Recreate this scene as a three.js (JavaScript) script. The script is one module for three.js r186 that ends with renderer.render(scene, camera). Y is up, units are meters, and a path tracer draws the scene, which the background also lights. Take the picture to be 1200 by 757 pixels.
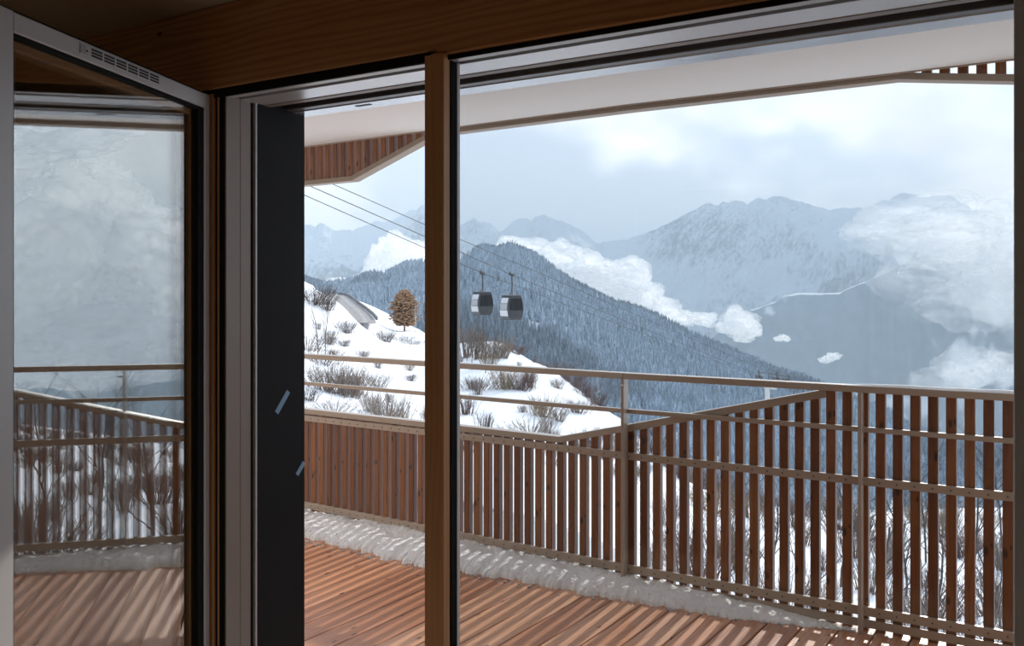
import * as THREE from 'three';
import { mergeGeometries, mergeVertices } from 'three/addons/utils/BufferGeometryUtils.js';

// ------------------------------------------------------------------ camera, sky, sun, exposure
const F = 1040, CX = 600, CY = 339, W = 1200, H = 757, EYE = 1.5;          // focal length and centre in pixels of the photograph
const YAW = THREE.MathUtils.degToRad(31.45), SY = Math.sin(YAW), CYAW = Math.cos(YAW);
const scene = new THREE.Scene();
const camera = new THREE.PerspectiveCamera(2 * Math.atan(H / 2 / F) * 180 / Math.PI, W / H, 0.05, 30000);
camera.position.set(0, EYE, 0);
camera.rotation.set(0, YAW, THREE.MathUtils.degToRad(0));
camera.setViewOffset(W, H, 0, H / 2 - CY, W, H);
scene.add(camera);

const renderer = new THREE.WebGLRenderer({ antialias: true });
renderer.toneMapping = THREE.LinearToneMapping;
renderer.toneMappingExposure = 1.12;
renderer.shadowMap.enabled = true;

// noise helpers (seeded, the same every run)
const hash3 = (x, y, z) => { let h = (Math.imul(x | 0, 374761393) + Math.imul(y | 0, 668265263) + Math.imul(z | 0, 2147483647 ^ 0x5bd1e995)) | 0; h = Math.imul(h ^ (h >>> 13), 1274126177); h ^= h >>> 16; return (h >>> 0) / 4294967296; };
const fade = (t) => t * t * t * (t * (t * 6 - 15) + 10), mixn = (a, b, t) => a + (b - a) * t;
function noise(x, y, z = 0) {
  const X = Math.floor(x), Y = Math.floor(y), Z = Math.floor(z), u = fade(x - X), v = fade(y - Y), w = fade(z - Z);
  const c = (a, b, d) => hash3(X + a, Y + b, Z + d);
  return mixn(mixn(mixn(c(0, 0, 0), c(1, 0, 0), u), mixn(c(0, 1, 0), c(1, 1, 0), u), v), mixn(mixn(c(0, 0, 1), c(1, 0, 1), u), mixn(c(0, 1, 1), c(1, 1, 1), u), v), w) * 2 - 1;
}
function fbm(x, y, z = 0, oct = 5, gain = 0.5) { let s = 0, a = 1, n = 0; for (let i = 0; i < oct; i++) { s += a * noise(x, y, z); n += a; a *= gain; x = x * 2.03 + 17.1; y = y * 2.03 - 5.7; z = z * 2.03 + 3.3; } return s / n; }
function ridged(x, y, z = 0, oct = 5) { let s = 0, a = 1, n = 0; for (let i = 0; i < oct; i++) { s += a * (1 - 2 * Math.abs(noise(x, y, z))); n += a; a *= 0.5; x = x * 2.07 + 9.2; y = y * 2.07 + 4.1; z = z * 2.07 - 8.8; } return s / n; }
function rng(seed) { let s = seed >>> 0; return () => { s = (s + 0x6d2b79f5) | 0; let t = Math.imul(s ^ (s >>> 15), 1 | s); t = (t + Math.imul(t ^ (t >>> 7), 61 | t)) ^ t; return ((t ^ (t >>> 14)) >>> 0) / 4294967296; }; }
const clamp = (x, a = 0, b = 1) => Math.min(b, Math.max(a, x)), sstep = (a, b, x) => { const t = clamp((x - a) / (b - a)); return t * t * (3 - 2 * t); };

// the sun: shadows of the slats on the deck run towards it, a little inside the right edge of the picture, about 27 degrees up
const SUN_EL = THREE.MathUtils.degToRad(26.8), SUN_AZ = Math.atan((1190 - CX) / F) - YAW;        // from the outward normal of the facade, to the right
const sunDir = new THREE.Vector3(Math.sin(SUN_AZ) * Math.cos(SUN_EL), Math.sin(SUN_EL), -Math.cos(SUN_AZ) * Math.cos(SUN_EL));
const sun = new THREE.DirectionalLight(new THREE.Color().setRGB(1.0, 0.94, 0.86), 3.5);
sun.name = 'sun';
sun.position.copy(sunDir).multiplyScalar(60);
sun.castShadow = true; sun.shadow.radius = 1.6; sun.shadow.mapSize.set(4096, 4096);
Object.assign(sun.shadow.camera, { left: -14, right: 14, top: 14, bottom: -14, near: 1, far: 140 });
scene.add(sun, sun.target);

// the sky: pale winter blue with broken white cloud all round
function makeSky() {
  const w = 1024, h = 512, d = new Float32Array(w * h * 4);
  for (let j = 0; j < h; j++) {
    const el = ((j + 0.5) / h - 0.5) * Math.PI, y = Math.sin(el);
    for (let i = 0; i < w; i++) {
      const az = ((i + 0.5) / w - 0.5) * 2 * Math.PI, x = Math.cos(az) * Math.cos(el), z = Math.sin(az) * Math.cos(el), o = (j * w + i) * 4;
      const up = clamp(y), t = Math.pow(up, 0.55);
      const clear = [mixn(0.95, 0.44, t), mixn(1.0, 0.66, t), mixn(1.04, 0.98, t)];
      const cos = x * sunDir.x + y * sunDir.y + z * sunDir.z, glow = 0.5 * Math.pow(clamp(cos), 7);
      const s = 3.4, n = fbm(x * s + 3.7, y * s * 2.2 + 1.3, z * s - 2.1, 7, 0.56), cover = sstep(-0.12, 0.22, n);
      const shade = 1.36 + 0.55 * fbm(x * 7 + 9, y * 14, z * 7 + 4, 5);
      const cloud = [0.97 * shade, 0.965 * shade, 0.955 * shade];
      for (let c = 0; c < 3; c++) d[o + c] = mixn(clear[c], cloud[c], cover * 0.85) * (1 + glow);
      d[o + 3] = 1;
    }
  }
  const t = new THREE.DataTexture(d, w, h, THREE.RGBAFormat, THREE.FloatType);
  t.mapping = THREE.EquirectangularReflectionMapping; t.magFilter = THREE.LinearFilter; t.minFilter = THREE.LinearFilter; t.wrapS = THREE.RepeatWrapping; t.needsUpdate = true;
  return t;
}
scene.background = makeSky();
scene.environment = scene.background;
const HAZE = 1.55e-4;
scene.fog = new THREE.FogExp2(new THREE.Color().setRGB(0.71, 0.87, 1.0), HAZE);                  // the thin mountain haze

// ------------------------------------------------------------------ from pixels to places
const V = (x, y, z) => new THREE.Vector3(x, y, z);
const FWD = V(-SY, 0, -CYAW), RIGHT = V(CYAW, 0, -SY);
const atZ = (px, py, Z) => V(0, EYE, 0).addScaledVector(FWD, Z).addScaledVector(RIGHT, (px - CX) / F * Z).add(V(0, (CY - py) / F * Z, 0));   // Z: distance along the view axis
const atD = (px, py, D) => atZ(px, py, D / (CYAW + SY * (px - CX) / F));                                                                       // D: distance in front of the facade normal
const pxOf = (X, Dd) => CX + F * (CYAW * X + SY * Dd) / (CYAW * Dd - SY * X);
function curve(pts) {                                                         // smooth curve through (x, y) points, straight beyond its ends
  const n = pts.length;
  return (x) => {
    if (x <= pts[0][0]) return pts[0][1];
    if (x >= pts[n - 1][0]) return pts[n - 1][1];
    let i = 0; while (x > pts[i + 1][0]) i++;
    const [x0, y0] = pts[i], [x1, y1] = pts[i + 1], h = x1 - x0, t = (x - x0) / h;
    const m0 = i ? (y1 - pts[i - 1][1]) / (x1 - pts[i - 1][0]) : (y1 - y0) / h, m1 = i + 2 < n ? (pts[i + 2][1] - y0) / (pts[i + 2][0] - x0) : (y1 - y0) / h;
    const t2 = t * t, t3 = t2 * t;
    return (2 * t3 - 3 * t2 + 1) * y0 + (t3 - 2 * t2 + t) * h * m0 + (-2 * t3 + 3 * t2) * y1 + (t3 - t2) * h * m1;
  };
}
const poly = (pts) => (x) => { const n = pts.length; if (x <= pts[0][0]) return pts[0][1]; if (x >= pts[n - 1][0]) return pts[n - 1][1]; let i = 0; while (x > pts[i + 1][0]) i++; return mixn(pts[i][1], pts[i + 1][1], (x - pts[i][0]) / (pts[i + 1][0] - pts[i][0])); };

// ------------------------------------------------------------------ things, parts, names
const taken = new Map();
function numbered(name) { const n = taken.get(name) ?? 0; taken.set(name, n + 1); return n ? `${name}_${String(n).padStart(3, '0')}` : name; }
function tag(o, label, category, group, kind) { if (label) o.userData.label = label; if (category) o.userData.category = category; if (group) o.userData.group = group; if (kind) o.userData.kind = kind; return o; }
function thing(name, at, label, category, group, kind) { const g = new THREE.Group(); g.name = numbered(name); g.position.copy(at); scene.add(g); return tag(g, label, category, group, kind); }
function shadowed(m) { m.castShadow = true; m.receiveShadow = true; return m; }
function part(parent, name, geo, mat, at, label) { const m = shadowed(new THREE.Mesh(geo, mat)); m.name = name; if (at) m.position.copy(at); parent.add(m); if (label) m.userData.label = label; return m; }
function solid(name, geo, mat, label, category, group, kind) { const m = shadowed(new THREE.Mesh(geo, mat)); m.name = numbered(name); scene.add(m); return tag(m, label, category, group, kind); }
const structure = (name, geo, mat, label) => solid(name, geo, mat, label, undefined, undefined, 'structure');

// box with chamfered long edges, uv in metres with u along the long axis
function bevelBox(sx, sy, sz, c = 0.003, du = 0, dv = 0) {
  const size = [sx, sy, sz], L = size.indexOf(Math.max(...size)), A = (L + 1) % 3, B = (L + 2) % 3, a = size[A] / 2, b = size[B] / 2, l = size[L] / 2;
  c = Math.min(c, a * 0.8, b * 0.8);
  const ring = [[a, -b + c], [a, b - c], [a - c, b], [-a + c, b], [-a, b - c], [-a, -b + c], [-a + c, -b], [a - c, -b]];
  const pos = [], nor = [], uv = [], idx = [], put = (p, q, r, n, u, v) => { const P = [0, 0, 0], N = [0, 0, 0]; P[A] = p; P[B] = q; P[L] = r; N[A] = n[0]; N[B] = n[1]; N[L] = n[2]; pos.push(...P); nor.push(...N); uv.push(u + du, v + dv); return pos.length / 3 - 1; };
  let run = 0;
  for (let i = 0; i < 8; i++) {
    const [p0, q0] = ring[i], [p1, q1] = ring[(i + 1) % 8], d = Math.hypot(p1 - p0, q1 - q0), n = [(q1 - q0) / d, -(p1 - p0) / d, 0];
    const k = [put(p0, q0, -l, n, -l, run), put(p1, q1, -l, n, -l, run + d), put(p1, q1, l, n, l, run + d), put(p0, q0, l, n, l, run)];
    idx.push(k[0], k[1], k[2], k[0], k[2], k[3]); run += d;
  }
  for (const e of [-1, 1]) {
    const k = ring.map(([p, q]) => put(p, q, e * l, [0, 0, e], p, q));
    for (let i = 1; i < 7; i++) e > 0 ? idx.push(k[0], k[i], k[i + 1]) : idx.push(k[0], k[i + 1], k[i]);
  }
  const g = new THREE.BufferGeometry();
  g.setAttribute('position', new THREE.Float32BufferAttribute(pos, 3)); g.setAttribute('normal', new THREE.Float32BufferAttribute(nor, 3)); g.setAttribute('uv', new THREE.Float32BufferAttribute(uv, 2)); g.setIndex(idx);
  return g;
}
const span = (x0, x1, y0, y1, z0, z1, c = 0.003, du = 0, dv = 0) => bevelBox(Math.abs(x1 - x0), Math.abs(y1 - y0), Math.abs(z1 - z0), c, du, dv).translate((x0 + x1) / 2, (y0 + y1) / 2, (z0 + z1) / 2);
function barBetween(p, q, wide, high, c = 0.003, du = 0) {                     // a bar whose axis runs from p to q, wide across, high upright
  const d = q.clone().sub(p), len = d.length(), x = d.clone().normalize(), up = Math.abs(x.y) > 0.99 ? V(0, 0, 1) : V(0, 1, 0), z = x.clone().cross(up).normalize(), y = z.clone().cross(x);
  return bevelBox(len, high, wide, c, du).applyMatrix4(new THREE.Matrix4().makeBasis(x, y, z).setPosition(p.clone().add(q).multiplyScalar(0.5)));
}
function tube(pts, radii, sides = 5) {                                        // tapering tube through points
  const pos = [], nor = [], uv = [], idx = [], n = pts.length;
  let prev = null, run = 0;
  for (let i = 0; i < n; i++) {
    const t = pts[Math.min(i + 1, n - 1)].clone().sub(pts[Math.max(i - 1, 0)]).normalize();
    const a = prev ? prev.clone().addScaledVector(t, -prev.dot(t)).normalize() : (Math.abs(t.y) < 0.9 ? V(0, 1, 0) : V(1, 0, 0)).cross(t).normalize(), b = t.clone().cross(a); prev = a;
    const r = Array.isArray(radii) ? radii[i] : radii;
    if (i) run += pts[i].distanceTo(pts[i - 1]);
    for (let s = 0; s <= sides; s++) { const k = s / sides * Math.PI * 2, o = a.clone().multiplyScalar(Math.cos(k)).addScaledVector(b, Math.sin(k)); pos.push(pts[i].x + o.x * r, pts[i].y + o.y * r, pts[i].z + o.z * r); nor.push(o.x, o.y, o.z); uv.push(run, s / sides * r * 6.28); }
  }
  for (let i = 0; i < n - 1; i++) for (let s = 0; s < sides; s++) { const k = i * (sides + 1) + s; idx.push(k, k + 1, k + sides + 2, k, k + sides + 2, k + sides + 1); }
  const g = new THREE.BufferGeometry();
  g.setAttribute('position', new THREE.Float32BufferAttribute(pos, 3)); g.setAttribute('normal', new THREE.Float32BufferAttribute(nor, 3)); g.setAttribute('uv', new THREE.Float32BufferAttribute(uv, 2)); g.setIndex(idx);
  return g;
}

// ------------------------------------------------------------------ materials
function dataTexture(n, fill, srgb, rx, ry) {
  const d = new Uint8Array(n * n * 4);
  for (let j = 0; j < n; j++) for (let i = 0; i < n; i++) { const c = fill(i / n, j / n), o = (j * n + i) * 4; d[o] = clamp(c[0]) * 255; d[o + 1] = clamp(c[1]) * 255; d[o + 2] = clamp(c[2]) * 255; d[o + 3] = 255; }
  const t = new THREE.DataTexture(d, n, n); t.wrapS = t.wrapT = THREE.RepeatWrapping; t.magFilter = THREE.LinearFilter; t.repeat.set(rx, ry); if (srgb) t.colorSpace = THREE.SRGBColorSpace; t.needsUpdate = true;
  return t;
}
const loopNoise = (u, v, fx, fy, s, oct = 4) => { const x = sstep(0.85, 1, u), y = sstep(0.85, 1, v), f = (a, b) => fbm(a * fx, b * fy, s, oct), low = x ? mixn(f(u, v), f(u - 1, v), x) : f(u, v); return y ? mixn(low, x ? mixn(f(u, v - 1), f(u - 1, v - 1), x) : f(u, v - 1), y) : low; };
// wood: u along the grain over "long" metres, v across over "wide" metres
function woodMaps(seed, light, dark, long, wide, knots = 6, strength = 1) {
  const r = rng(seed), ks = Array.from({ length: knots }, () => [r(), r(), 0.004 + 0.005 * r()]);
  const grain = (u, v) => {
    let bend = 0.05 * loopNoise(u, v, 3, 3, seed), knot = 0;
    for (const [ku, kv, kr] of ks) { let du = Math.abs(u - ku), dv = v - kv; du = Math.min(du, 1 - du); if (dv > 0.5) dv -= 1; if (dv < -0.5) dv += 1; const d = Math.hypot(du * long / 2.2, dv * wide); bend += Math.sign(dv) * 0.035 * Math.exp(-d / (kr * 3)); knot = Math.max(knot, sstep(kr * 1.25, kr * 0.6, d)); }
    const rings = 0.5 + 0.5 * Math.sin((v + bend) * 34 * Math.PI * 2 * (wide / 0.3) * 0.35 + 9 * loopNoise(u, v, 2, 5, seed + 2));
    const fine = loopNoise(u, v, 14, 180, seed + 5, 3) * 0.5 + 0.5, broad = loopNoise(u, v, 2, 9, seed + 7) * 0.5 + 0.5;
    return [clamp(0.40 * Math.pow(rings, 2) + 0.38 * fine + 0.45 * (broad - 0.25)) * strength, knot];
  };
  const map = dataTexture(512, (u, v) => { const [g, k] = grain(u, v); return [0, 1, 2].map((c) => mixn(mixn(light[c], dark[c], g), dark[c] * 0.62, k)); }, true, 1 / long, 1 / wide);
  const bump = dataTexture(256, (u, v) => { const [g, k] = grain(u, v), h = 1 - g * 0.8 - k * 0.2; return [h, h, h]; }, false, 1 / long, 1 / wide);
  return { map, bump };
}
const srgb = (r, g, b) => [r / 255, g / 255, b / 255];
function wood(maps, rough, bumpScale, tint = 0xffffff, extra = {}) { return new THREE.MeshPhysicalMaterial({ map: maps.map, bumpMap: maps.bump, bumpScale, roughness: rough, color: tint, ...extra }); }
const deckMaps = woodMaps(11, srgb(232, 182, 146), srgb(184, 120, 86), 1.7, 0.29, 5, 0.8);
const slatMaps = woodMaps(23, srgb(176, 122, 76), srgb(122, 74, 40), 1.3, 0.24, 9, 0.85);
const beamMaps = woodMaps(37, srgb(212, 160, 108), srgb(158, 106, 62), 2.2, 0.46, 2, 1);
const mullMaps = woodMaps(41, srgb(214, 164, 116), srgb(186, 132, 86), 2.4, 0.16, 0, 0.8);
const tints = (list) => list.map((c) => new THREE.Color(c));
const deckMats = tints([0xffffff, 0xf3e6de, 0xe6d6cc, 0xfff2e8, 0xdccabf]).map((c) => wood(deckMaps, 0.36, 0.0012, c, { clearcoat: 0.25, clearcoatRoughness: 0.28 }));
const slatMats = tints([0xe2dad6, 0xd2c6c0, 0xc4b4ac, 0xded0c6, 0xbaa8a0]).map((c) => wood(slatMaps, 0.48, 0.0008, c, { clearcoat: 0.3, clearcoatRoughness: 0.34 }));   // oiled larch
const beamMat = wood(beamMaps, 0.5, 0.0006), mullMat = wood(mullMaps, 0.45, 0.0004);
const speck = dataTexture(256, (u, v) => { const n = 0.5 + 0.28 * loopNoise(u, v, 9, 9, 3) + 0.3 * loopNoise(u, v, 60, 60, 4, 3); return [n, n, n]; }, false, 1, 1);
const plain = (r, g, b, rough = 0.6, metal = 0, extra = {}) => new THREE.MeshPhysicalMaterial({ color: new THREE.Color().setRGB(r, g, b), roughness: rough, metalness: metal, ...extra });
const M = {
  rail: plain(0.43, 0.345, 0.275, 0.36, 0.0, { clearcoat: 0.5, clearcoatRoughness: 0.28, bumpMap: speck, bumpScale: 0.0003 }),
  edge: plain(0.32, 0.255, 0.20, 0.5),
  alu: plain(0.56, 0.56, 0.57, 0.42, 0.15),
  beige: plain(0.27, 0.23, 0.205, 0.5, 0.05),
  lintel: plain(0.62, 0.61, 0.61, 0.3, 0.35, { bumpMap: speck, bumpScale: 0.0006 }),
  flashing: plain(0.5, 0.53, 0.56, 0.22, 0.6),
  anthracite: plain(0.010, 0.011, 0.013, 0.7, 0.0, { specularIntensity: 0.45 }),
  rubber: plain(0.012, 0.012, 0.012, 0.8, 0, { specularIntensity: 0.3 }),
  soffit: plain(0.78, 0.76, 0.745, 0.75, 0, { bumpMap: speck, bumpScale: 0.0004 }),
  plaster: plain(0.74, 0.70, 0.64, 0.9, 0, { bumpMap: speck, bumpScale: 0.001 }),
  ceiling: plain(0.52, 0.40, 0.29, 0.85, 0, { bumpMap: speck, bumpScale: 0.0008 }),
  floor: plain(0.52, 0.40, 0.29, 0.5),
  steel: plain(0.55, 0.54, 0.52, 0.35, 0.8),
  slot: plain(0.02, 0.02, 0.02, 0.5),
  snow: plain(0.94, 0.945, 0.955, 0.8, 0, { bumpMap: dataTexture(512, (u, v) => { const n = 0.5 + 0.3 * loopNoise(u, v, 14, 14, 13, 4) + 0.35 * loopNoise(u, v, 90, 90, 14, 3); return [n, n, n]; }, false, 2, 2), bumpScale: 0.006 }),
  tape: plain(0.20, 0.34, 0.50, 0.6),
  pane: new THREE.MeshPhysicalMaterial({ color: new THREE.Color().setRGB(0.93, 0.94, 0.945), transmission: 1, thickness: 0, roughness: 0, ior: 1.42 }),
  leafPane: new THREE.MeshPhysicalMaterial({ color: new THREE.Color().setRGB(0.93, 0.95, 0.95), transmission: 1, thickness: 0, roughness: 0, ior: 2.55 }),
};

// ------------------------------------------------------------------ the room
const DF = 2.08, DX = 2.47, HEAD = 2.178, CEIL = 2.48;                         // inner face of the window frames, outer face of the wall, underside of the head beam, ceiling
const XH = -2.50, XJ = -2.436, XM0 = -1.565, XM1 = -1.497, XW0 = -1.497, XW1 = -0.0715;
structure('floor', span(-3.7, 1.7, -0.25, 0, -DF + 0.0, 4.2, 0.001), M.floor, 'dark floor of the room');
structure('ceiling', span(-3.7, 1.7, CEIL, CEIL + 0.2, -DX, 4.2, 0.001), M.ceiling, 'plain brown ceiling of the room');
structure('wall_left', span(-3.9, -3.7, -0.25, CEIL + 0.2, -DX, 4.2, 0.001), M.plaster, 'side wall of the room beyond the open door');
structure('wall_right', span(1.7, 1.9, -0.25, CEIL + 0.2, -DX, 4.2, 0.001), M.plaster, 'side wall of the room beside the window');
structure('wall_back', span(-3.9, 1.9, -0.25, CEIL + 0.2, 4.2, 4.4, 0.001), M.plaster, 'rear wall of the room');
{
  const w = thing('wall_front', V(0, 0, -DF), 'wall around the door and the window with a wooden lintel beam', undefined, undefined, 'structure');
  const g = (x0, x1, y0, y1, d0, d1, c = 0.002, du = 0) => span(x0, x1, y0, y1, DF - d1, DF - d0, c, du);
  part(w, 'wall_panel', g(-3.7, XH - 0.06, -0.25, HEAD, DF, DX), M.plaster);
  part(w, 'wall_panel', g(0.03, 1.7, -0.25, HEAD, DF, DX), M.plaster);
  part(w, 'threshold', g(XH - 0.06, 0.03, -0.25, 0.012, DF, DX), M.alu);
  const xs = XM0 + 0.034;
  part(w, 'lintel_beam', g(-3.7, xs, HEAD + 0.015, CEIL, DF, 2.125, 0.004, (xs - 3.7) / 2), beamMat, undefined, 'larch lintel beam');
  part(w, 'lintel_beam', g(xs, 1.7, HEAD, CEIL, DF, 2.125, 0.004, (xs + 1.7) / 2), beamMat, undefined, 'larch lintel beam');
  part(w, 'lintel_core', g(-3.7, 1.7, 2.29, CEIL, 2.125, DX), M.rubber);
  part(w, 'mullion', g(XM0, XM1, 0.012, HEAD, DF - 0.012, 2.105, 0.004), mullMat, undefined, 'pale larch mullion between door and window');
  part(w, 'strike_plate', g(XM0 - 0.006, XM0 + 0.001, 1.30, 1.40, DF + 0.012, DF + 0.05, 0.001), M.slot, undefined, 'black strike plate');
  part(w, 'strike_plate', g(XM0 - 0.006, XM0 + 0.001, 0.62, 0.72, DF + 0.012, DF + 0.05, 0.001), M.slot, undefined, 'black strike plate');
  part(w, 'hinge_post', g(XH - 0.06, XH + 0.012, 0.012, HEAD, DF + 0.004, 2.16, 0.003), mullMat);
  part(w, 'gasket', g(XH + 0.012, XH + 0.026, 0.012, HEAD - 0.004, DF + 0.012, DF + 0.03, 0.002), M.rubber);
  part(w, 'wood_strip', g(XH + 0.026, XH + 0.034, 0.012, HEAD - 0.008, DF + 0.008, DF + 0.03, 0.002), mullMat);
  part(w, 'gasket', g(XH + 0.034, XJ - 0.004, 0.012, HEAD - 0.012, DF + 0.010, DF + 0.022, 0.002), M.rubber);
  part(w, 'head_gasket', g(XH - 0.05, XM0, HEAD - 0.014, HEAD + 0.02, DF + 0.006, 2.098, 0.002), M.rubber);
  // aluminium lining of the opening: jambs
  part(w, 'jamb_lining', g(XJ - 0.05, XJ, 0.012, 2.17, DF + 0.014, 2.158, 0.002), M.beige, undefined, 'grey-beige jamb lining');
  part(w, 'jamb_lining', g(XJ - 0.05, XJ - 0.003, 0.012, 2.17, 2.160, 2.208, 0.002), M.beige);
  part(w, 'gasket', g(XJ - 0.05, XJ - 0.012, 0.012, 2.17, 2.208, 2.226, 0.001), M.rubber);
  part(w, 'jamb_edge', g(XJ - 0.05, XJ + 0.001, 0.012, 2.17, 2.226, 2.234, 0.001), M.alu);
  part(w, 'reveal_panel', g(XJ - 0.05, XJ, -0.2, 2.30, 2.234, DX, 0.001), M.anthracite, undefined, 'anthracite metal reveal panel');
  part(w, 'reveal_panel', g(-0.045, 0.03, -0.2, 2.30, 2.16, DX, 0.001), M.anthracite);
  // head lining
  part(w, 'head_lining', g(XJ - 0.01, -0.05, 2.165, 2.20, 2.100, 2.132, 0.002), M.alu);
  part(w, 'head_groove', g(XJ - 0.01, -0.05, 2.180, 2.21, 2.132, 2.160, 0.001), M.rubber);
  part(w, 'lintel_panel', g(XJ - 0.01, -0.05, 2.165, 2.20, 2.160, 2.268, 0.001), M.lintel, undefined, 'brushed metal lintel panel');
  part(w, 'blind_lip', g(XJ - 0.01, -0.05, 2.163, 2.23, 2.268, 2.304, 0.003), M.beige);
  part(w, 'blind_slot', g(XJ - 0.01, -0.05, 2.27, 2.29, 2.304, 2.366, 0.001), M.slot);
  part(w, 'blind_lip', g(XJ - 0.01, -0.05, 2.163, 2.29, 2.366, 2.404, 0.003), plain(0.10, 0.10, 0.105, 0.4, 0.2));
  part(w, 'flashing', g(XJ - 0.01, -0.05, 2.160, 2.29, 2.404, DX + 0.02, 0.004), M.flashing, undefined, 'blue-grey reflecting metal flashing');
  part(w, 'outer_wall', g(-8, XJ - 0.05, -2, 2.43, DX - 0.02, DX, 0.001), M.plaster);
  part(w, 'outer_wall', g(0.03, 5, -2, 2.43, DX - 0.02, DX, 0.001), M.plaster);
  const plate = part(w, 'maker_plate', g(atD(418, 124, 2.44).x, atD(435, 124, 2.44).x, 2.1585, 2.1602, 2.430, 2.446, 0.0004), M.slot, undefined, 'small dark plate');
}
// fixed window
{
  const w = thing('window_1', V((XW0 + XW1) / 2, 0.012, -2.13), 'large fixed window pane beside the wooden mullion', undefined, undefined, 'structure'), x = w.position.x;
  const g = (x0, x1, y0, y1, d0, d1, c = 0.002) => span(x0 - x, x1 - x, y0 - 0.012, y1 - 0.012, 2.13 - d1, 2.13 - d0, c);
  part(w, 'gasket', g(XM0 + 0.004, XM1 + 0.001, 0.012, HEAD, 2.105, 2.145), M.rubber, undefined, 'black gasket strip');
  part(w, 'gasket', g(XW1, 0.03, 0.012, HEAD, DF + 0.004, 2.16), plain(0.70, 0.74, 0.80, 0.4));
  part(w, 'gasket', g(XW0, XW1, HEAD - 0.014, HEAD + 0.02, DF + 0.012, 2.10), M.rubber);
  part(w, 'sill_frame', g(XM1, 0.03, 0.0121, 0.07, DF, 2.17), mullMat);
  part(w, 'spacer', g(XW0, XW0 + 0.003, 0.07, HEAD - 0.014, 2.136, 2.150, 0.001), M.alu);
  part(w, 'glass_pane', g(XW0, XW1, 0.07, HEAD - 0.01, 2.128, 2.134, 0.0005), M.pane);
}
// open door leaf: aluminium outside, larch inside, swung into the room
const leafLine = Math.atan((775 - CX) / F) - YAW;                               // direction of the leaf's top edge, from its vanishing point
const leafDir = V(-Math.sin(leafLine), 0, Math.cos(leafLine));
let LEAF = 0.9; for (; LEAF < 1.2; LEAF += 0.001) if (pxOf(XH + leafDir.x * LEAF, DF - leafDir.z * LEAF) < -1) break;
{
  const top = 2.172, bot = 0.03, bar = 0.05, hgt = top - bot;
  const d = thing('door_1', V(XH, bot, -DF), 'glazed balcony door leaf standing open into the room', undefined, undefined, 'structure');
  d.rotation.y = Math.atan2(-leafDir.z, leafDir.x);
  const g = (x0, x1, y0, y1, z0, z1, c = 0.003) => span(x0, x1, y0 - bot, y1 - bot, z0, z1, c);   // local -z is the outer face
  part(d, 'stile', g(0, bar * 0.72, bot, top, 0, 0.03), M.alu, undefined, 'light grey aluminium stile');
  part(d, 'stile', g(LEAF - bar, LEAF, bot, top, 0, 0.03), M.alu, undefined, 'light grey aluminium stile');
  part(d, 'top_rail', g(bar * 0.72, LEAF - bar, top - bar, top, 0, 0.03), M.alu, undefined, 'light grey aluminium rail');
  part(d, 'bottom_rail', g(bar * 0.72, LEAF - bar, bot, bot + 0.09, 0, 0.03), M.alu);
  const inner = part(d, 'wooden_frame', mergeGeometries([g(0.012, bar + 0.03, bot, top - 0.01, 0.03, 0.085), g(LEAF - bar - 0.03, LEAF - 0.006, bot, top - 0.01, 0.03, 0.085), g(bar + 0.03, LEAF - bar - 0.03, top - bar - 0.03, top - 0.01, 0.03, 0.085), g(bar + 0.03, LEAF - bar - 0.03, bot, bot + 0.12, 0.03, 0.085)]), mullMat, undefined, 'larch inner frame');
  part(d, 'gasket', g(bar * 0.72, bar * 0.72 + 0.036, bot + 0.09, top - bar, 0.004, 0.03, 0.002), M.rubber);
  part(d, 'gasket', g(LEAF - bar - 0.006, LEAF - bar, bot + 0.09, top - bar, 0.004, 0.03, 0.002), M.rubber);
  part(d, 'gasket', g(bar * 0.72, LEAF - bar, top - bar - 0.011, top - bar, 0.004, 0.03, 0.002), M.rubber);
  part(d, 'seal', g(0.0, LEAF, top, top + 0.006, 0.006, 0.02, 0.002), M.rubber);
  part(d, 'glass_pane', g(bar * 0.72 + 0.01, LEAF - bar, bot + 0.09, top - bar, 0.014, 0.02, 0.0005), M.leafPane);
  part(d, 'glass_pane', g(bar * 0.72 + 0.01, LEAF - bar, bot + 0.09, top - bar, 0.038, 0.044, 0.0005), M.leafPane);
  // ventilation grille let into the top rail
  const s0 = 0.31, s1 = 0.665, v = part(d, 'vent_grille', g(s0 - 0.0, s1 + 0.035, top - 0.036, top - 0.008, -0.002, 0.001, 0.001), M.alu, undefined, 'row of dark ventilation slots');
  for (let i = 0; i < 6; i++) { const a = s0 + 0.012 + i * (s1 - s0 - 0.016) / 6; for (let k = 0; k < 3; k++) part(v, 'slot', g(a, a + 0.048, top - 0.0162 - k * 0.0085, top - 0.0103 - k * 0.0085, -0.0028, -0.0015, 0.0004), M.slot); }
  part(v, 'screw', g(s1 + 0.004, s1 + 0.010, top - 0.026, top - 0.020, -0.003, -0.0015, 0.001), M.slot);
  part(v, 'cover', g(s1 + 0.012, s1 + 0.035, top - 0.034, top - 0.011, -0.003, -0.0015, 0.001), plain(0.4, 0.4, 0.41, 0.4, 0.2));
}
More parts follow.
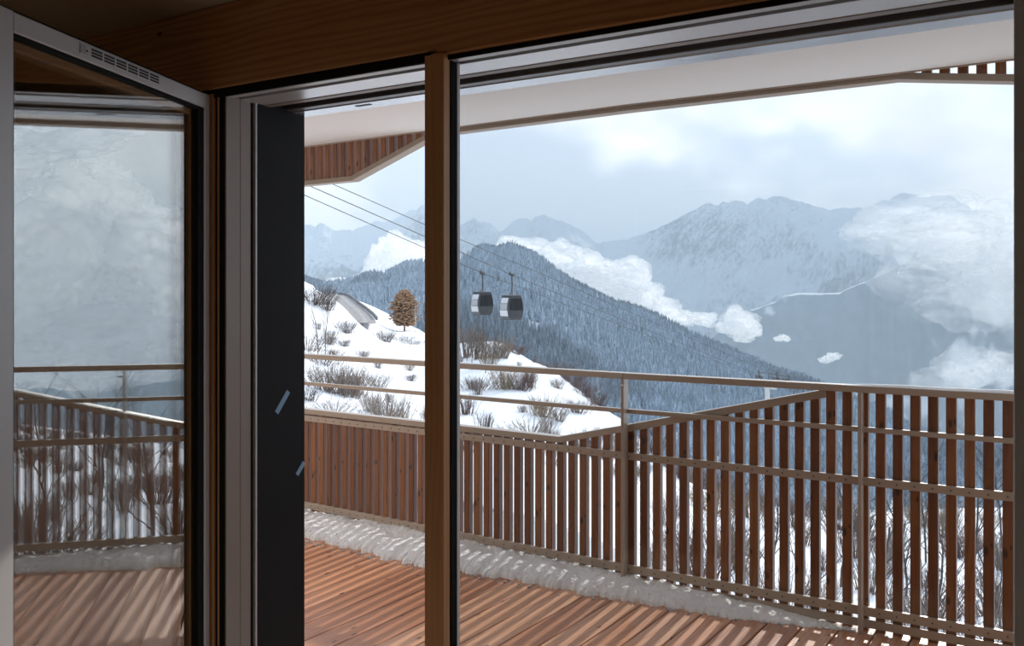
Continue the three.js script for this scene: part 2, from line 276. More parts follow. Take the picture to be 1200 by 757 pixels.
// blue tape left on the reveal panel
{
  const stick = (px, py, len, wid, turn, label, D0) => {
    const k = pxOf; let D = DX - 0.1; for (let i = 0; i < 60; i++) { const q = k(XJ, D); D += (px - q) * 0.001; }
    const p = atD(px, py, D), m = solid('tape_strip', new THREE.BoxGeometry(0.0012, len, wid), M.tape, label, 'tape', 'tape on the reveal');
    m.geometry.rotateX(turn); m.position.set(XJ + 0.0007, p.y, p.z); return m;
  };
  stick(331, 471, 0.094, 0.020, -0.68, 'longer blue tape strip stuck slantwise on the anthracite reveal panel');
  stick(352, 549, 0.055, 0.018, -0.72, 'short blue tape strip at the outer edge of the anthracite reveal panel');
}

// ------------------------------------------------------------------ the balcony
const DR = 4.14, XK = -1.848, BEND = THREE.MathUtils.degToRad(2.9);            // railing line, its bend at the first post
const along = (s) => s >= 0 ? V(XK + s, 0, -DR) : V(XK + s * Math.cos(BEND), 0, -DR + s * Math.sin(BEND));
const outward = (s) => s >= 0 ? V(0, 0, -1) : V(Math.sin(BEND), 0, -Math.cos(BEND));
const sOfPx = (px) => { let lo = -6, hi = 6; for (let i = 0; i < 50; i++) { const m = (lo + hi) / 2, p = along(m); pxOf(p.x, -p.z) < px ? (lo = m) : (hi = m); } return lo; };
const S0 = -4.6, S1 = 3.4;
// deck boards, each on its own
{
  const deck = thing('floor_balcony', V(-1.8, 0, -3.3), 'larch board deck of the balcony', undefined, undefined, 'structure');
  const th = Math.atan((1304 - CX) / F) - YAW, dir = V(Math.sin(th), 0, -Math.cos(th)), across = V(Math.cos(th), 0, Math.sin(th)), pitch = 0.143, r = rng(5);
  const p0 = atZ(680, 756, EYE * F / (756 - CY)); p0.y = 0;                    // a joint seen in the photograph
  const bases = [0, 1, 2, 3, 4, 5].map((i) => bevelBox(0.136, 0.026, 1.78, 0.003, i * 0.41, i * 0.137));
  for (let i = -32; i <= 34; i++) {
    const edge = p0.clone().addScaledVector(across, (i + 0.5) * pitch), mid = edge.clone().addScaledVector(dir, ((DX + DR) / 2 + 0.05 + edge.z) / Math.cos(th));
    if (mid.x < -6.3 || mid.x > 3) continue;
    const m = part(deck, 'board', bases[(i + 60) % 6], deckMats[Math.floor(r() * 5)], mid.clone().sub(deck.position).add(V(0, -0.013 - r() * 0.0015, 0)));
    m.rotation.y = -th + (r() < 0.5 ? Math.PI : 0);
  }
  part(deck, 'joists', span(-5.6, 5, -0.12, -0.05, -0.9, 0.85, 0.002), M.anthracite);
}
// railing: posts, rails, cap and every slat
const capH = (s) => { const a = sOfPx(655), b = sOfPx(968); return s < a ? 0.715 : s > b ? 1.05 : mixn(0.715, 1.05, (s - a) / (b - a)); };
{
  const base = V(XK, 0, -DR), R = thing('balcony_railing', base, 'balcony railing of upright larch slats and taupe steel bars with a zigzag top', 'railing');
  const sub = (g) => g.translate(-base.x, -base.y, -base.z);
  const run = (s0, s1, y0, y1, off, thick, name, label) => {                   // bars run between posts and break at the bend
    const at = (s, y, e = 1e-6) => along(s).addScaledVector(outward(s0 < 0 && s <= 0 ? -1 : 1), off).setY(y);
    return part(R, name, sub(barBetween(at(s0, (y0[0] + y1[0]) / 2), at(s1, (y0[1] + y1[1]) / 2), thick, y1[0] - y0[0], 0.002)), M.rail, undefined, label);
  };
  const posts = [-3.8, -2.62, -1.22, 0, sOfPx(1010.5), sOfPx(1010.5) + 1.12, sOfPx(1010.5) + 2.24];
  for (const s of posts) {
    const n = outward(s === 0 ? 1 : s), p = along(s).addScaledVector(n, -0.034);
    const post = part(R, 'post', sub(barBetween(p.clone().setY(0), p.clone().setY(1.052), 0.016, 0.058, 0.002).translate(0, 0, 0)), M.rail);
  }
  const cuts = [S0, 0, S1];
  for (let i = 0; i < 2; i++) {
    const [a, b] = [cuts[i], cuts[i + 1]], lv = (y0, y1) => [[y0, y0], [y1, y1]];
    run(a, b, ...lv(1.05, 1.08), -0.025, 0.062, 'handrail');
    run(a, b, ...lv(0.874, 0.896), -0.010, 0.024, 'middle_rail');
    run(a, b, ...lv(0.640, 0.676), -0.009, 0.020, 'slat_rail');
    run(a, b, ...lv(0.070, 0.110), -0.009, 0.020, 'slat_rail');
    run(a, b, ...lv(0.015, 0.052), -0.004, 0.008, 'toe_rail');
  }
  const k0 = sOfPx(655), k1 = sOfPx(968);
  run(S0, k0, [0.682, 0.682], [0.715, 0.715], 0.030, 0.06, 'cap_bar');
  run(k0, 0, [0.682, capH(0) - 0.033], [0.715, capH(0)], 0.030, 0.06, 'cap_bar');
  run(0, k1, [capH(0) - 0.036, 1.014], [capH(0), 1.05], 0.030, 0.06, 'cap_bar');
  // slats
  const pitch = 0.0695, r = rng(77), variants = new Map();
  const slatGeo = (len, k) => { const q = Math.round(len * 50) / 50, key = q + '/' + k; if (!variants.has(key)) variants.set(key, bevelBox(0.0395, q, 0.041, 0.003, k * 0.31 + q, k * 0.073)); return [variants.get(key), q]; };
  const screws = [];
  for (let s = S0 + 0.03; s < S1; s += pitch) {
    const top = s > k1 - 0.01 ? 1.062 : capH(s) - 0.02, [g, len] = slatGeo(top + 0.42, Math.floor(r() * 5)), n = outward(s), p = along(s).addScaledVector(n, 0.023 + (r() - 0.5) * 0.002);
    const m = part(R, 'slat', g, slatMats[Math.floor(r() * 5)], V(p.x, top - len / 2, p.z).sub(base));
    m.rotation.y = (s < 0 ? -BEND : 0) + (r() < 0.5 ? Math.PI : 0) + (r() - 0.5) * 0.02;
    for (const y of [0.658, 0.09]) { const c = new THREE.CylinderGeometry(0.004, 0.004, 0.003, 8).rotateX(Math.PI / 2); const q = along(s).addScaledVector(n, -0.0195).sub(base); screws.push(c.translate(q.x, y, q.z)); }
  }
  const sc = part(R, 'screws', mergeGeometries(screws), plain(0.10, 0.085, 0.075, 0.4, 0.5)); sc.userData.kind = 'stuff';
  // tapped holes plate at the top of the post
  const cl = along(0).addScaledVector(V(0, 0, -1), -0.066).sub(base);
  part(R, 'bolt', new THREE.CylinderGeometry(0.006, 0.006, 0.02, 10).rotateZ(Math.PI / 2).translate(cl.x + 0.014, 1.02, cl.z + 0.02), M.steel);
}
// thin snow lying on the handrail where the sun has not reached it
{
  const mk = (a, b, seed, w0) => {
    const n = 80, pos = [], idx = [];
    for (let i = 0; i <= n; i++) {
      const s = mixn(a, b, i / n), e = Math.min(1, Math.min(i, n - i) / 5), h = 0.012 * e * (0.55 + 0.6 * (0.5 + 0.5 * fbm(s * 9, seed, 0, 3))), p = along(s), w = w0 * (0.8 + 0.3 * fbm(s * 14, seed + 3, 0, 3));
      for (const [o, y] of [[-w, -0.001], [-w * 0.6, h * 0.85], [0, h], [w * 0.6, h * 0.85], [w, -0.001]]) pos.push(p.x, 1.08 + y, p.z + 0.025 + o);
    }
    for (let i = 0; i < n; i++) for (let k = 0; k < 4; k++) { const q = i * 5 + k; idx.push(q, q + 1, q + 6, q, q + 6, q + 5); }
    const g = new THREE.BufferGeometry(); g.setAttribute('position', new THREE.Float32BufferAttribute(pos, 3)); g.setIndex(idx); g.computeVertexNormals();
    return g;
  };
  solid('snow_ridge', mk(sOfPx(988), S1 - 0.2, 2, 0.026), M.snow, 'thin ridge of snow lying along the top of the handrail', 'snow');
}
// snow drift on the deck along the foot of the railing
{
  const inner = poly([[-4.5, 0.34], [sOfPx(360), 0.335], [sOfPx(430), 0.34], [sOfPx(497), 0.345], [sOfPx(560), 0.31], [sOfPx(640), 0.275], [sOfPx(700), 0.235], [sOfPx(780), 0.20], [sOfPx(850), 0.165], [sOfPx(900), 0.13], [sOfPx(950), 0.085], [sOfPx(1000), 0.03], [S1, 0.025]]);
  const driftTop = poly([[-4.5, 0.074], [sOfPx(560), 0.074], [sOfPx(700), 0.066], [sOfPx(760), 0.062], [sOfPx(850), 0.046], [sOfPx(950), 0.022], [sOfPx(1000), 0.008]]);
  const nx = 1900, nz = 40, pos = [], idx = [], uv = [], e1 = sOfPx(1004);
  for (let i = 0; i <= nx; i++) {
    const s = mixn(-4.5, e1, i / nx), w = Math.max(0.012, inner(s) * (1 + 0.16 * fbm(s * 4, 1, 0, 4) + 0.16 * fbm(s * 22, 5, 0, 3)) + 0.014 * fbm(s * 75, 7, 0, 2)), tall = driftTop(s) * sstep(e1, e1 - 0.25, s);
    for (let k = 0; k <= nz; k++) {
      const v = k / nz, off = mixn(0.004, -w, v), p = along(s).addScaledVector(outward(s), off);
      const prof = Math.pow(1 - Math.pow(v, 5), 0.7) * (1 - 0.22 * v);
      const h = tall * prof * (0.9 + 0.32 * fbm(p.x * 11, p.z * 11, 2, 3)) + 0.008 * prof * fbm(p.x * 42, p.z * 42, 4, 4) + (v > 0.75 ? 0.008 * Math.max(0, fbm(p.x * 90, p.z * 90, 8, 2)) : 0);
      pos.push(p.x, v === 1 ? -0.004 : Math.max(h, -0.004) + 0.0005, p.z); uv.push(p.x, p.z);
    }
  }
  for (let i = 0; i < nx; i++) for (let k = 0; k < nz; k++) { const q = i * (nz + 1) + k; idx.push(q, q + nz + 2, q + 1, q, q + nz + 1, q + nz + 2); }
  const g = new THREE.BufferGeometry(); g.setAttribute('position', new THREE.Float32BufferAttribute(pos, 3)); g.setAttribute('uv', new THREE.Float32BufferAttribute(uv, 2)); g.setIndex(idx); g.computeVertexNormals();
  solid('snow_drift', g, M.snow, 'strip of melting snow lying on the deck along the railing foot', 'snow', undefined, 'stuff');
  const r = rng(9), crumbs = [];
  for (let i = 0; i < 260; i++) { const s = mixn(-3, e1 + 0.5, r()), o = inner(s) * (1 + 0.05 + 0.28 * r() * r()), p = along(s).addScaledVector(outward(s), -o - 0.006), a = 0.002 + 0.006 * r() * r(); crumbs.push(new THREE.IcosahedronGeometry(a, 1).scale(1 + r(), 0.6, 1 + r()).translate(p.x, a * 0.3, p.z)); }
  solid('snow_crumbs', mergeGeometries(crumbs), M.snow, 'loose crumbs of snow scattered on the deck before the drift', 'snow', undefined, 'stuff');
}
// the balcony above: soffit, hanging slats and its edge bars
{
  const U = thing('ceiling_balcony', V(XK, 2.43, -DX), 'white soffit of the balcony above with hanging larch slats', undefined, undefined, 'structure'), b = U.position;
  const sub = (g) => g.translate(-b.x, -b.y, -b.z);
  const slab = new THREE.Shape(), o = (s, e) => { const p = along(s).addScaledVector(outward(s), e); return [p.x, p.z]; };
  const pts = [[-9, -DX - 0.0], [4, -DX - 0.0], [...o(S1 + 1, -0.03)], [...o(0.0, -0.03)], [...o(S0 - 1.6, -0.03)]];
  pts.forEach(([x, z], i) => (i ? slab.lineTo(x, -z) : slab.moveTo(x, -z)));
  part(U, 'soffit', sub(new THREE.ExtrudeGeometry(slab, { depth: 0.22, bevelEnabled: false }).rotateX(-Math.PI / 2).translate(0, 2.43, 0)), M.soffit, undefined, 'white soffit');
  const a = sOfPx(412), c = sOfPx(508), e = sOfPx(1052), f = S1;
  const low = (s) => s < a ? 2.182 : s < c ? mixn(2.182, 2.402, (s - a) / (c - a)) : s < e ? mixn(2.402, 2.406, (s - c) / (e - c)) : mixn(2.406, 2.10, (s - e) / (f - e));
  const stops = [S0 - 1, a, c, 0, e, S1];
  for (let i = 0; i < stops.length - 1; i++) {
    const [s0, s1] = [stops[i], stops[i + 1]], at = (s, y) => along(s).addScaledVector(outward(s0 < 0 && s <= 0 ? -1 : 1), 0.03).setY(y);
    part(U, 'edge_bar', sub(barBetween(at(s0, low(s0) + 0.015), at(s1, low(s1 - 1e-6) + 0.015), 0.075, 0.03, 0.003)), M.edge);
  }
  for (let i = 0; i < 2; i++) { const [s0, s1] = [[S0 - 1, 0], [0, S1]][i], at = (s) => along(s).addScaledVector(outward(s0 < 0 && s <= 0 ? -1 : 1), -0.016).setY(2.437); part(U, 'edge_trim', sub(barBetween(at(s0), at(s1), 0.014, 0.022, 0.002)), M.rail); }
  const pitch = 0.0695, r = rng(78), geos = [0, 1, 2, 3].map((k) => bevelBox(0.0395, 0.66, 0.041, 0.003, k * 0.31, k * 0.073));
  for (let s = S0 - 0.9; s < S1; s += pitch) {
    const n = outward(s), p = along(s).addScaledVector(n, 0.034), m = part(U, 'slat', geos[Math.floor(r() * 4)], slatMats[Math.floor(r() * 5)], V(p.x, Math.max(low(s), low(s - 0.02), low(s + 0.02)) + 0.33 + 0.018, p.z).sub(b));
    m.rotation.y = s < 0 ? -BEND : 0;
  }
}

// ------------------------------------------------------------------ the land outside
// a heightfield over view columns (px) and distances (Z); rows(px) gives distances, high(px, Z) the height in metres
function terrain(px0, px1, nx, nz, zOf, high, colour, uvScale = 1) {
  const pos = [], col = [], uv = [], idx = [];
  for (let i = 0; i <= nx; i++) {
    const px = mixn(px0, px1, i / nx);
    for (let k = 0; k <= nz; k++) { const Z = zOf(px, k / nz), p = atZ(px, CY, Z); p.y = high(px, Z, k / nz, p); pos.push(p.x, p.y, p.z); uv.push(p.x * uvScale, p.z * uvScale); }
  }
  for (let i = 0; i < nx; i++) for (let k = 0; k < nz; k++) { const q = i * (nz + 1) + k; idx.push(q, q + nz + 2, q + 1, q, q + nz + 1, q + nz + 2); }
  const g = new THREE.BufferGeometry();
  g.setAttribute('position', new THREE.Float32BufferAttribute(pos, 3)); g.setAttribute('uv', new THREE.Float32BufferAttribute(uv, 2)); g.setIndex(idx); g.computeVertexNormals();
  if (colour) { const n = g.attributes.normal; for (let i = 0; i < pos.length / 3; i++) col.push(...colour(V(pos[i * 3], pos[i * 3 + 1], pos[i * 3 + 2]), V(n.getX(i), n.getY(i), n.getZ(i)))); g.setAttribute('color', new THREE.Float32BufferAttribute(col, 3)); }
  return g;
}
const yToH = (py, Z) => EYE + (CY - py) / F * Z;
const land = (extra = {}) => new THREE.MeshStandardMaterial({ vertexColors: true, roughness: 0.95, ...extra });
const SNOW = [0.88, 0.90, 0.93], OLD_SNOW = [0.70, 0.745, 0.80];

// far range
const crest1 = poly([[-300, 300], [0, 285], [150, 268], [250, 272], [300, 280], [335, 270], [356, 262], [361, 262], [369, 265], [375, 260], [387, 265], [390, 269], [403, 268], [414, 269], [426, 264], [433, 262], [441, 257], [450, 259], [462, 256], [479, 246], [488, 245], [494, 239], [500, 241], [512, 252], [522, 262], [538, 264], [549, 258], [556.5, 253.5], [561, 258], [566, 259.5], [576, 260.5], [581, 266], [586.5, 272], [593, 266], [604, 256.6], [612, 254], [622.6, 257.5], [629.4, 252.3], [638, 250.4], [646.6, 255], [660, 258.3], [672, 264], [686, 272], [696, 280.6], [701.5, 284], [715, 281.5], [726, 280.6], [735, 279.8], [752, 273.7], [769, 267.5], [786, 259], [803, 250.4], [818, 243], [831, 235.6], [841, 240.7], [846, 235.8], [853, 237], [864, 233.3], [876, 238.2], [888.6, 231], [896, 233.3], [907, 228.4], [925, 231.6], [940, 235.8], [955, 240.7], [972, 245.6], [986, 243], [1013, 243], [1023, 239.5], [1034, 233.3], [1040, 234.6], [1055, 224.8], [1067, 226], [1077, 231], [1096, 228.5], [1115, 228.5], [1123, 234.6], [1143, 245.6], [1160, 245.6], [1170, 243], [1192, 243], [1240, 255], [1300, 285], [1360, 330], [1420, 370], [1500, 410], [1700, 430], [2000, 440]]);
const rockOn = (s, amount, rock) => (p, n) => { const band = fbm(p.x * s * 0.5, p.y * s * 0.5, p.z * s * 0.5, 3), streak = ridged((p.x - 0.5 * p.y) * s * 5, p.y * s * 1.1, p.z * s * 2, 4), fine = fbm(p.x * s * 22, p.y * s * 9, p.z * s * 22, 4), r = 0.85 * sstep(0.20, 0.95, 0.75 * (1 - n.y) + 0.75 * band + 0.32 * streak + 0.75 * fine + amount); return OLD_SNOW.map((c, i) => mixn(c, rock[i], r)); };
{
  const near = 5350, far = 6300, back = 6800;
  const g = terrain(-300, 1900, 1100, 160, (px, t) => t < 0.88 ? mixn(near, far, t / 0.88) : mixn(far, back, (t - 0.88) / 0.12), (px, Z, t, p) => {
    const yc = crest1(px) + 1.6 * fbm(px * 0.3, 3, 0, 4), hc = yToH(yc, far), hb = yToH(480, near);
    if (Z > far) return mixn(hc, hc - 600, (Z - far) / (back - far));
    const u = (Z - near) / (far - near), e = Math.sin(Math.PI * Math.pow(u, 0.9));
    return mixn(hb, hc, Math.pow(u, 0.92)) + e * (260 * ridged(p.x * 0.0019 + 0.25 * fbm(p.x * 0.003, p.z * 0.003), p.z * 0.0012, 1, 7) + 55 * fbm(p.x * 0.008, p.z * 0.008, 4, 5));
  }, rockOn(0.005, -0.12, [0.15, 0.165, 0.19]));
  structure('mountain_range', g, land(), 'far snowy mountain range with rocky faces');
}
// nearer ridge with the sunlit crest, dark woods below the crest
const crest2 = poly([[300, 470], [650, 455], [760, 432], [800, 418], [830, 400], [860, 376], [880, 363], [896, 358], [911, 352], [919, 346], [935, 343.3], [955, 343.3], [972, 343.4], [984, 342.6], [996, 337], [1013, 330], [1033, 321.4], [1051, 314], [1072, 300.6], [1100, 288], [1150, 272], [1190, 262], [1240, 262], [1320, 300], [1400, 350], [1480, 400], [1560, 430], [1900, 450]]);
{
  const near = 4300, far = 4950, back = 5320;
  const g = terrain(300, 1900, 640, 110, (px, t) => t < 0.85 ? mixn(near, far, t / 0.85) : mixn(far, back, (t - 0.85) / 0.15), (px, Z, t, p) => {
    const hc = yToH(crest2(px) + 0.6 * fbm(px * 0.3, 8, 0, 3), far), hb = yToH(600, near);
    if (Z > far) return mixn(hc, hc - 500, Math.pow((Z - far) / (back - far), 1.3));
    const u = (Z - near) / (far - near), e = Math.sin(Math.PI * u);
    const lip = 0.90 + 0.05 * fbm(px * 0.09, 2, 0, 3), hl = hc - 15 * (0.7 + 0.6 * fbm(px * 0.06, 5, 0, 3));   // a gentle snowy shoulder under the crest catches the sun
    return (u < lip ? mixn(hb, hl, 1 - Math.pow(1 - u / lip, 1.12)) : mixn(hl, hc, (u - lip) / (1 - lip))) + e * e * (95 * ridged(p.x * 0.0021, p.z * 0.0016, 6, 5) + 14 * fbm(p.x * 0.015, p.z * 0.015, 2, 3));
  }, (p, n) => {
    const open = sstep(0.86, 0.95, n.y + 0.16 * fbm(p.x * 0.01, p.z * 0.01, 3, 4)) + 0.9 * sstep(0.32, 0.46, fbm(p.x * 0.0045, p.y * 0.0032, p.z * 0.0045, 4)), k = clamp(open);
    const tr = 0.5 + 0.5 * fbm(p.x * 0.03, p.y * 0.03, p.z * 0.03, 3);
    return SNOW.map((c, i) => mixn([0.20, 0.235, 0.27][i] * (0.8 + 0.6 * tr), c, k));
  });
  structure('mountain_ridge', g, land(), 'blue forested mountain ridge with a sunlit snowy crest');
}
// forested hill
const crest3 = poly([[100, 330], [300, 322], [340, 325], [355, 330], [369, 333], [384, 337], [403, 335], [414, 331], [426, 325.5], [438, 322], [450, 324.5], [462, 320], [474, 314.5], [484, 313.5], [497, 314.5], [520, 312], [545, 305], [561, 295], [571, 293.5], [581, 297], [598, 292], [609, 296], [621, 301], [631, 308], [645, 317], [659, 327], [672, 337.5], [690, 345], [707, 352], [720, 358], [742, 363], [764, 373], [779, 382.5], [798, 392], [823, 403], [853, 416], [888, 431], [905, 439.5], [960, 458], [1010, 480], [1100, 520], [1300, 560], [1900, 600]]);
const hill3 = { near: 520, far: 1500, back: 2000 };
function hill3H(px, Z, p) {
  const { near, far, back } = hill3, hc = yToH(crest3(px), far), hb = yToH(px < 700 ? 560 : 600, near);
  if (Z > far) return mixn(hc, hc - 160, (Z - far) / (back - far));
  const u = (Z - near) / (far - near), e = Math.sin(Math.PI * u);
  return mixn(hb, hc, Math.pow(u, 1.0)) + e * (34 * ridged(p.x * 0.0042 + 0.3, p.z * 0.0036, 2, 4) + 5 * fbm(p.x * 0.03, p.z * 0.03, 5, 3));
}
const clearing = (px, Z, p) => (px > 390 && px < 454 ? sstep(75, 40, Math.abs(Z - 1325 - (px - 395) * 2.9)) : 0) + (px > 537 && px < 556 && Z > 1330 ? 0.9 : 0);
{
  const g = terrain(100, 1900, 520, 150, (px, t) => t < 0.85 ? mixn(hill3.near, hill3.far, t / 0.85) : mixn(hill3.far, hill3.back, (t - 0.85) / 0.15), (px, Z, t, p) => hill3H(px, Z, p), (p) => SNOW.map((c) => c * 0.96));
  structure('forest_hill', g, land(), 'steep snowy hill under the conifer forest');
}
// frosted conifers on the hill; the largest are separate, the rest one forest
function coniferGeo(seed) {
  const r = rng(seed), parts = [], tiers = 5, col = [];
  for (let i = 0; i < tiers; i++) {
    const y0 = 0.08 + i * 0.175, rad = 0.19 * (1 - i / tiers * 0.82) * (0.9 + 0.2 * r()), c = new THREE.ConeGeometry(rad, 0.32, 7, 1, true).translate(0, y0 + 0.16, 0), p = c.attributes.position;
    for (let k = 0; k < p.count; k++) { const low = p.getY(k) < y0 + 0.05, w = low ? 0.75 + 0.5 * r() : 1; p.setX(k, p.getX(k) * w); p.setZ(k, p.getZ(k) * w); const f = 0.35 + 0.5 * r(); col.push(...(low ? [0.075, 0.105, 0.13] : [0.055, 0.08, 0.10]).map((v, k3) => mixn(v, [0.56, 0.66, 0.77][k3], low ? f * 0.82 : 0.25))); }
    parts.push(c);
  }
  const t = new THREE.CylinderGeometry(0.018, 0.025, 0.12, 5, 1, true).translate(0, 0.05, 0); for (let k = 0; k < t.attributes.position.count; k++) col.push(0.07, 0.06, 0.05); parts.push(t);
  const g = mergeGeometries(parts); g.setAttribute('color', new THREE.Float32BufferAttribute(col, 3)); g.computeVertexNormals();
  return g;
}
{
  const r = rng(301), spots = [], mats = new THREE.MeshStandardMaterial({ vertexColors: true, roughness: 0.9, side: THREE.DoubleSide });
  const geos = [coniferGeo(1), coniferGeo(2), coniferGeo(3)];
  for (let i = 0; i < 72000; i++) {
    const px = mixn(340, 1420, r()), Z = hill3.near + (hill3.far + 40 - hill3.near) * Math.pow(r(), 0.62), p = atZ(px, CY, Z); p.y = hill3H(px, Z, p);
    const keep = r(), tall = 9 + 9 * r() * (0.7 + 0.6 * noise(p.x * 0.02, p.z * 0.02)), turn = r() * 6.28, tint = (0.75 + 0.5 * r()) * (0.82 + 0.55 * sstep(-0.1, 0.3, fbm(p.x * 0.0045, p.z * 0.0045, 11, 3) + (px < 640 ? 0.25 : 0)));   // stands with heavier frost
    const vis = (CY - (p.y - EYE) * F / Z);                                      // picture row, to leave out what stands below the railing
    if (clearing(px, Z, p) > keep || CY - (p.y - EYE) / Z * F > 600) continue;
    spots.push([p, tall, turn, tint, tall / Z]);
  }
  spots.sort((a, b) => b[4] - a[4]);
  const hold = (list, k) => {
    const m = new THREE.InstancedMesh(geos[k], mats, list.length), q = new THREE.Quaternion(), mm = new THREE.Matrix4();
    list.forEach(([p, t, a, c], i) => { mm.compose(p, q.setFromAxisAngle(V(0, 1, 0), a), V(t * 1.05, t, t * 1.05)); m.setMatrixAt(i, mm); m.setColorAt(i, new THREE.Color().setRGB(c, c, c)); });
    return shadowed(m);
  };
  const single = [], rest = [];
  for (const s of spots) (single.length < 240 && single.every(([q]) => Math.hypot(q.x - s[0].x, q.z - s[0].z) > 8) ? single : rest).push(s);
  for (const [p, t, a] of single) { const m = solid('frosted_conifer', geos[Math.floor(a * 10) % 3], mats, 'frosted dark conifer at the lower edge of the hillside forest', 'tree', 'nearest conifers of the hillside forest'); m.position.copy(p); m.rotation.y = a; m.scale.set(t, t, t); }
  const forest = thing('conifer_forest', V(0, 0, -1000), 'dense frosted conifer forest covering the hill', 'forest', undefined, 'stuff');
  for (let k = 0; k < 3; k++) { const m = hold(rest.filter((_, i) => i % 3 === k).map(([p, ...o]) => [p.clone().sub(forest.position), ...o]), k); m.name = 'trees'; m.userData.kind = 'stuff'; forest.add(m); }
}

// near slope: rows (distance: picture row) for some columns of the view
const slopeCols = [
  [-400, [[16, 620], [30, 540], [50, 420], [80, 300], [120, 230], [200, 200], [330, 230]]],
  [200, [[16, 540], [30, 480], [45, 425], [60, 360], [80, 312], [120, 318], [200, 330], [330, 350]]],
  [330, [[16, 540], [24, 495], [36, 450], [50, 400], [64, 350], [78, 328], [100, 335], [150, 340], [220, 345], [330, 370]]],
  [356, [[16, 545], [24, 500], [36, 452], [50, 404], [64, 356], [78, 330], [90, 336], [120, 343], [150, 342], [220, 346], [330, 375]]],
  [376, [[16, 548], [24, 503], [36, 456], [50, 414], [62, 374], [74, 342], [84, 346], [110, 352], [150, 345], [220, 348], [330, 380]]],
  [398, [[16, 552], [24, 507], [36, 462], [50, 420], [62, 386], [72, 357], [80, 374], [105, 366], [140, 352], [180, 348], [240, 352], [330, 385]]],
  [427, [[16, 558], [24, 512], [36, 468], [50, 430], [60, 404], [69, 386], [78, 391], [95, 379], [120, 366], [150, 359], [220, 358], [330, 390]]],
  [460, [[16, 566], [24, 518], [36, 474], [50, 440], [62, 418], [76, 404], [95, 394], [115, 385], [140, 376], [170, 371], [220, 376], [330, 400]]],
  [497, [[16, 575], [24, 524], [36, 480], [50, 446], [62, 424], [78, 406], [95, 396], [115, 390], [140, 392], [190, 405], [250, 430], [330, 460]]],
  [540, [[16, 586], [24, 530], [36, 482], [48, 446], [60, 419], [72, 403], [86, 406], [110, 425], [150, 460], [220, 500], [330, 540]]],
  [588, [[16, 598], [24, 538], [36, 484], [46, 450], [56, 420], [66, 403], [80, 412], [110, 450], [150, 490], [220, 525], [330, 560]]],
  [617, [[16, 605], [24, 544], [34, 496], [44, 458], [53, 431], [61, 418.5], [75, 432], [110, 475], [150, 505], [220, 535], [330, 565]]],
  [650, [[16, 615], [24, 552], [34, 506], [43, 470], [50, 446], [57, 434], [70, 456], [110, 505], [150, 530], [220, 555], [330, 575]]],
  [690, [[16, 630], [24, 566], [33, 520], [41, 486], [49, 466], [60, 484], [90, 530], [150, 560], [220, 575], [330, 590]]],
  [730, [[16, 655], [24, 590], [32, 543], [39, 509], [45, 492], [56, 516], [90, 560], [150, 582], [220, 592], [330, 600]]],
  [780, [[12, 760], [18, 665], [25, 612], [33, 568], [42, 548], [56, 566], [90, 590], [150, 600], [220, 605], [330, 612]]],
  [860, [[10, 900], [16, 735], [24, 650], [34, 600], [46, 584], [60, 595], [90, 606], [150, 612], [220, 615], [330, 620]]],
  [1000, [[9, 980], [14, 800], [20, 715], [30, 645], [44, 608], [60, 600], [90, 606], [150, 612], [330, 620]]],
  [1200, [[8, 1060], [12, 860], [18, 750], [28, 665], [44, 615], [64, 596], [90, 600], [150, 606], [330, 615]]],
  [1450, [[8, 1200], [12, 950], [20, 770], [32, 680], [50, 630], [80, 600], [120, 580], [200, 565], [330, 570]]],
  [1750, [[8, 1300], [12, 1000], [20, 780], [32, 670], [50, 610], [80, 575], [120, 555], [200, 545], [330, 550]]],
  [2200, [[8, 1400], [12, 1000], [20, 720], [32, 630], [50, 580], [80, 550], [120, 535], [200, 530], [330, 535]]],
].map(([px, rows]) => [px, curve(rows.map(([z, y]) => [Math.log(z), y]))]);
function slopeH(px, Z, p = atZ(px, CY, Z)) {
  const l = Math.log(Z); let i = 0; while (i < slopeCols.length - 2 && px > slopeCols[i + 1][0]) i++;
  const y = curve(slopeCols.slice(Math.max(0, i - 1), i + 3).map(([x, f]) => [x, f(l)]))(px);
  return yToH(y, Z) + 0.22 * fbm(p.x * 0.20, p.z * 0.20, 1, 4) * Math.min(1, Z / 40) + 0.025 * fbm(p.x * 1.3, p.z * 1.3, 3, 3);
}
const roadPts = [[380, 352, 175], [389, 353, 150], [397, 356, 130], [404, 360, 115], [410, 366, 102], [412, 372, 93], [409, 380, 86], [402, 386, 80]];
function onSlope(px, Z) { const p = atZ(px, CY, Z); p.y = slopeH(px, Z, p); return p; }
const roadLine = new THREE.CatmullRomCurve3(roadPts.map(([px, , Z]) => onSlope(px, Z)));
const roadSamples = roadLine.getPoints(160);
function nearRoad(p) { let best = 1e9, y = 0; for (const q of roadSamples) { const d = (q.x - p.x) ** 2 + (q.z - p.z) ** 2; if (d < best) { best = d; y = q.y; } } return [Math.sqrt(best), y]; }
{
  const zs = (px, t) => Math.exp(mixn(Math.log(8.2), Math.log(330), Math.pow(t, 0.9)));
  const geo = terrain(-400, 2200, 700, 280, zs, (px, Z, t, p) => {
    let h = slopeH(px, Z, p);
    if (px > 370 && px < 460 && Z > 70 && Z < 190) { const [d, y] = nearRoad(p); h = mixn(Math.min(h, y - 0.12), h, sstep(3.2, 6, d)); }
    return h;
  }, null, 1);
  structure('snow_slope', geo, plain(0.89, 0.905, 0.935, 0.8, 0, { bumpMap: dataTexture(512, (u, v) => { const n = 0.5 + 0.35 * loopNoise(u, v, 6, 6, 33, 5) + 0.2 * loopNoise(u, v, 40, 40, 34, 3); return [n, n, n]; }, false, 0.25, 0.25), bumpScale: 0.05 }), 'snow-covered slope below the balcony');
}
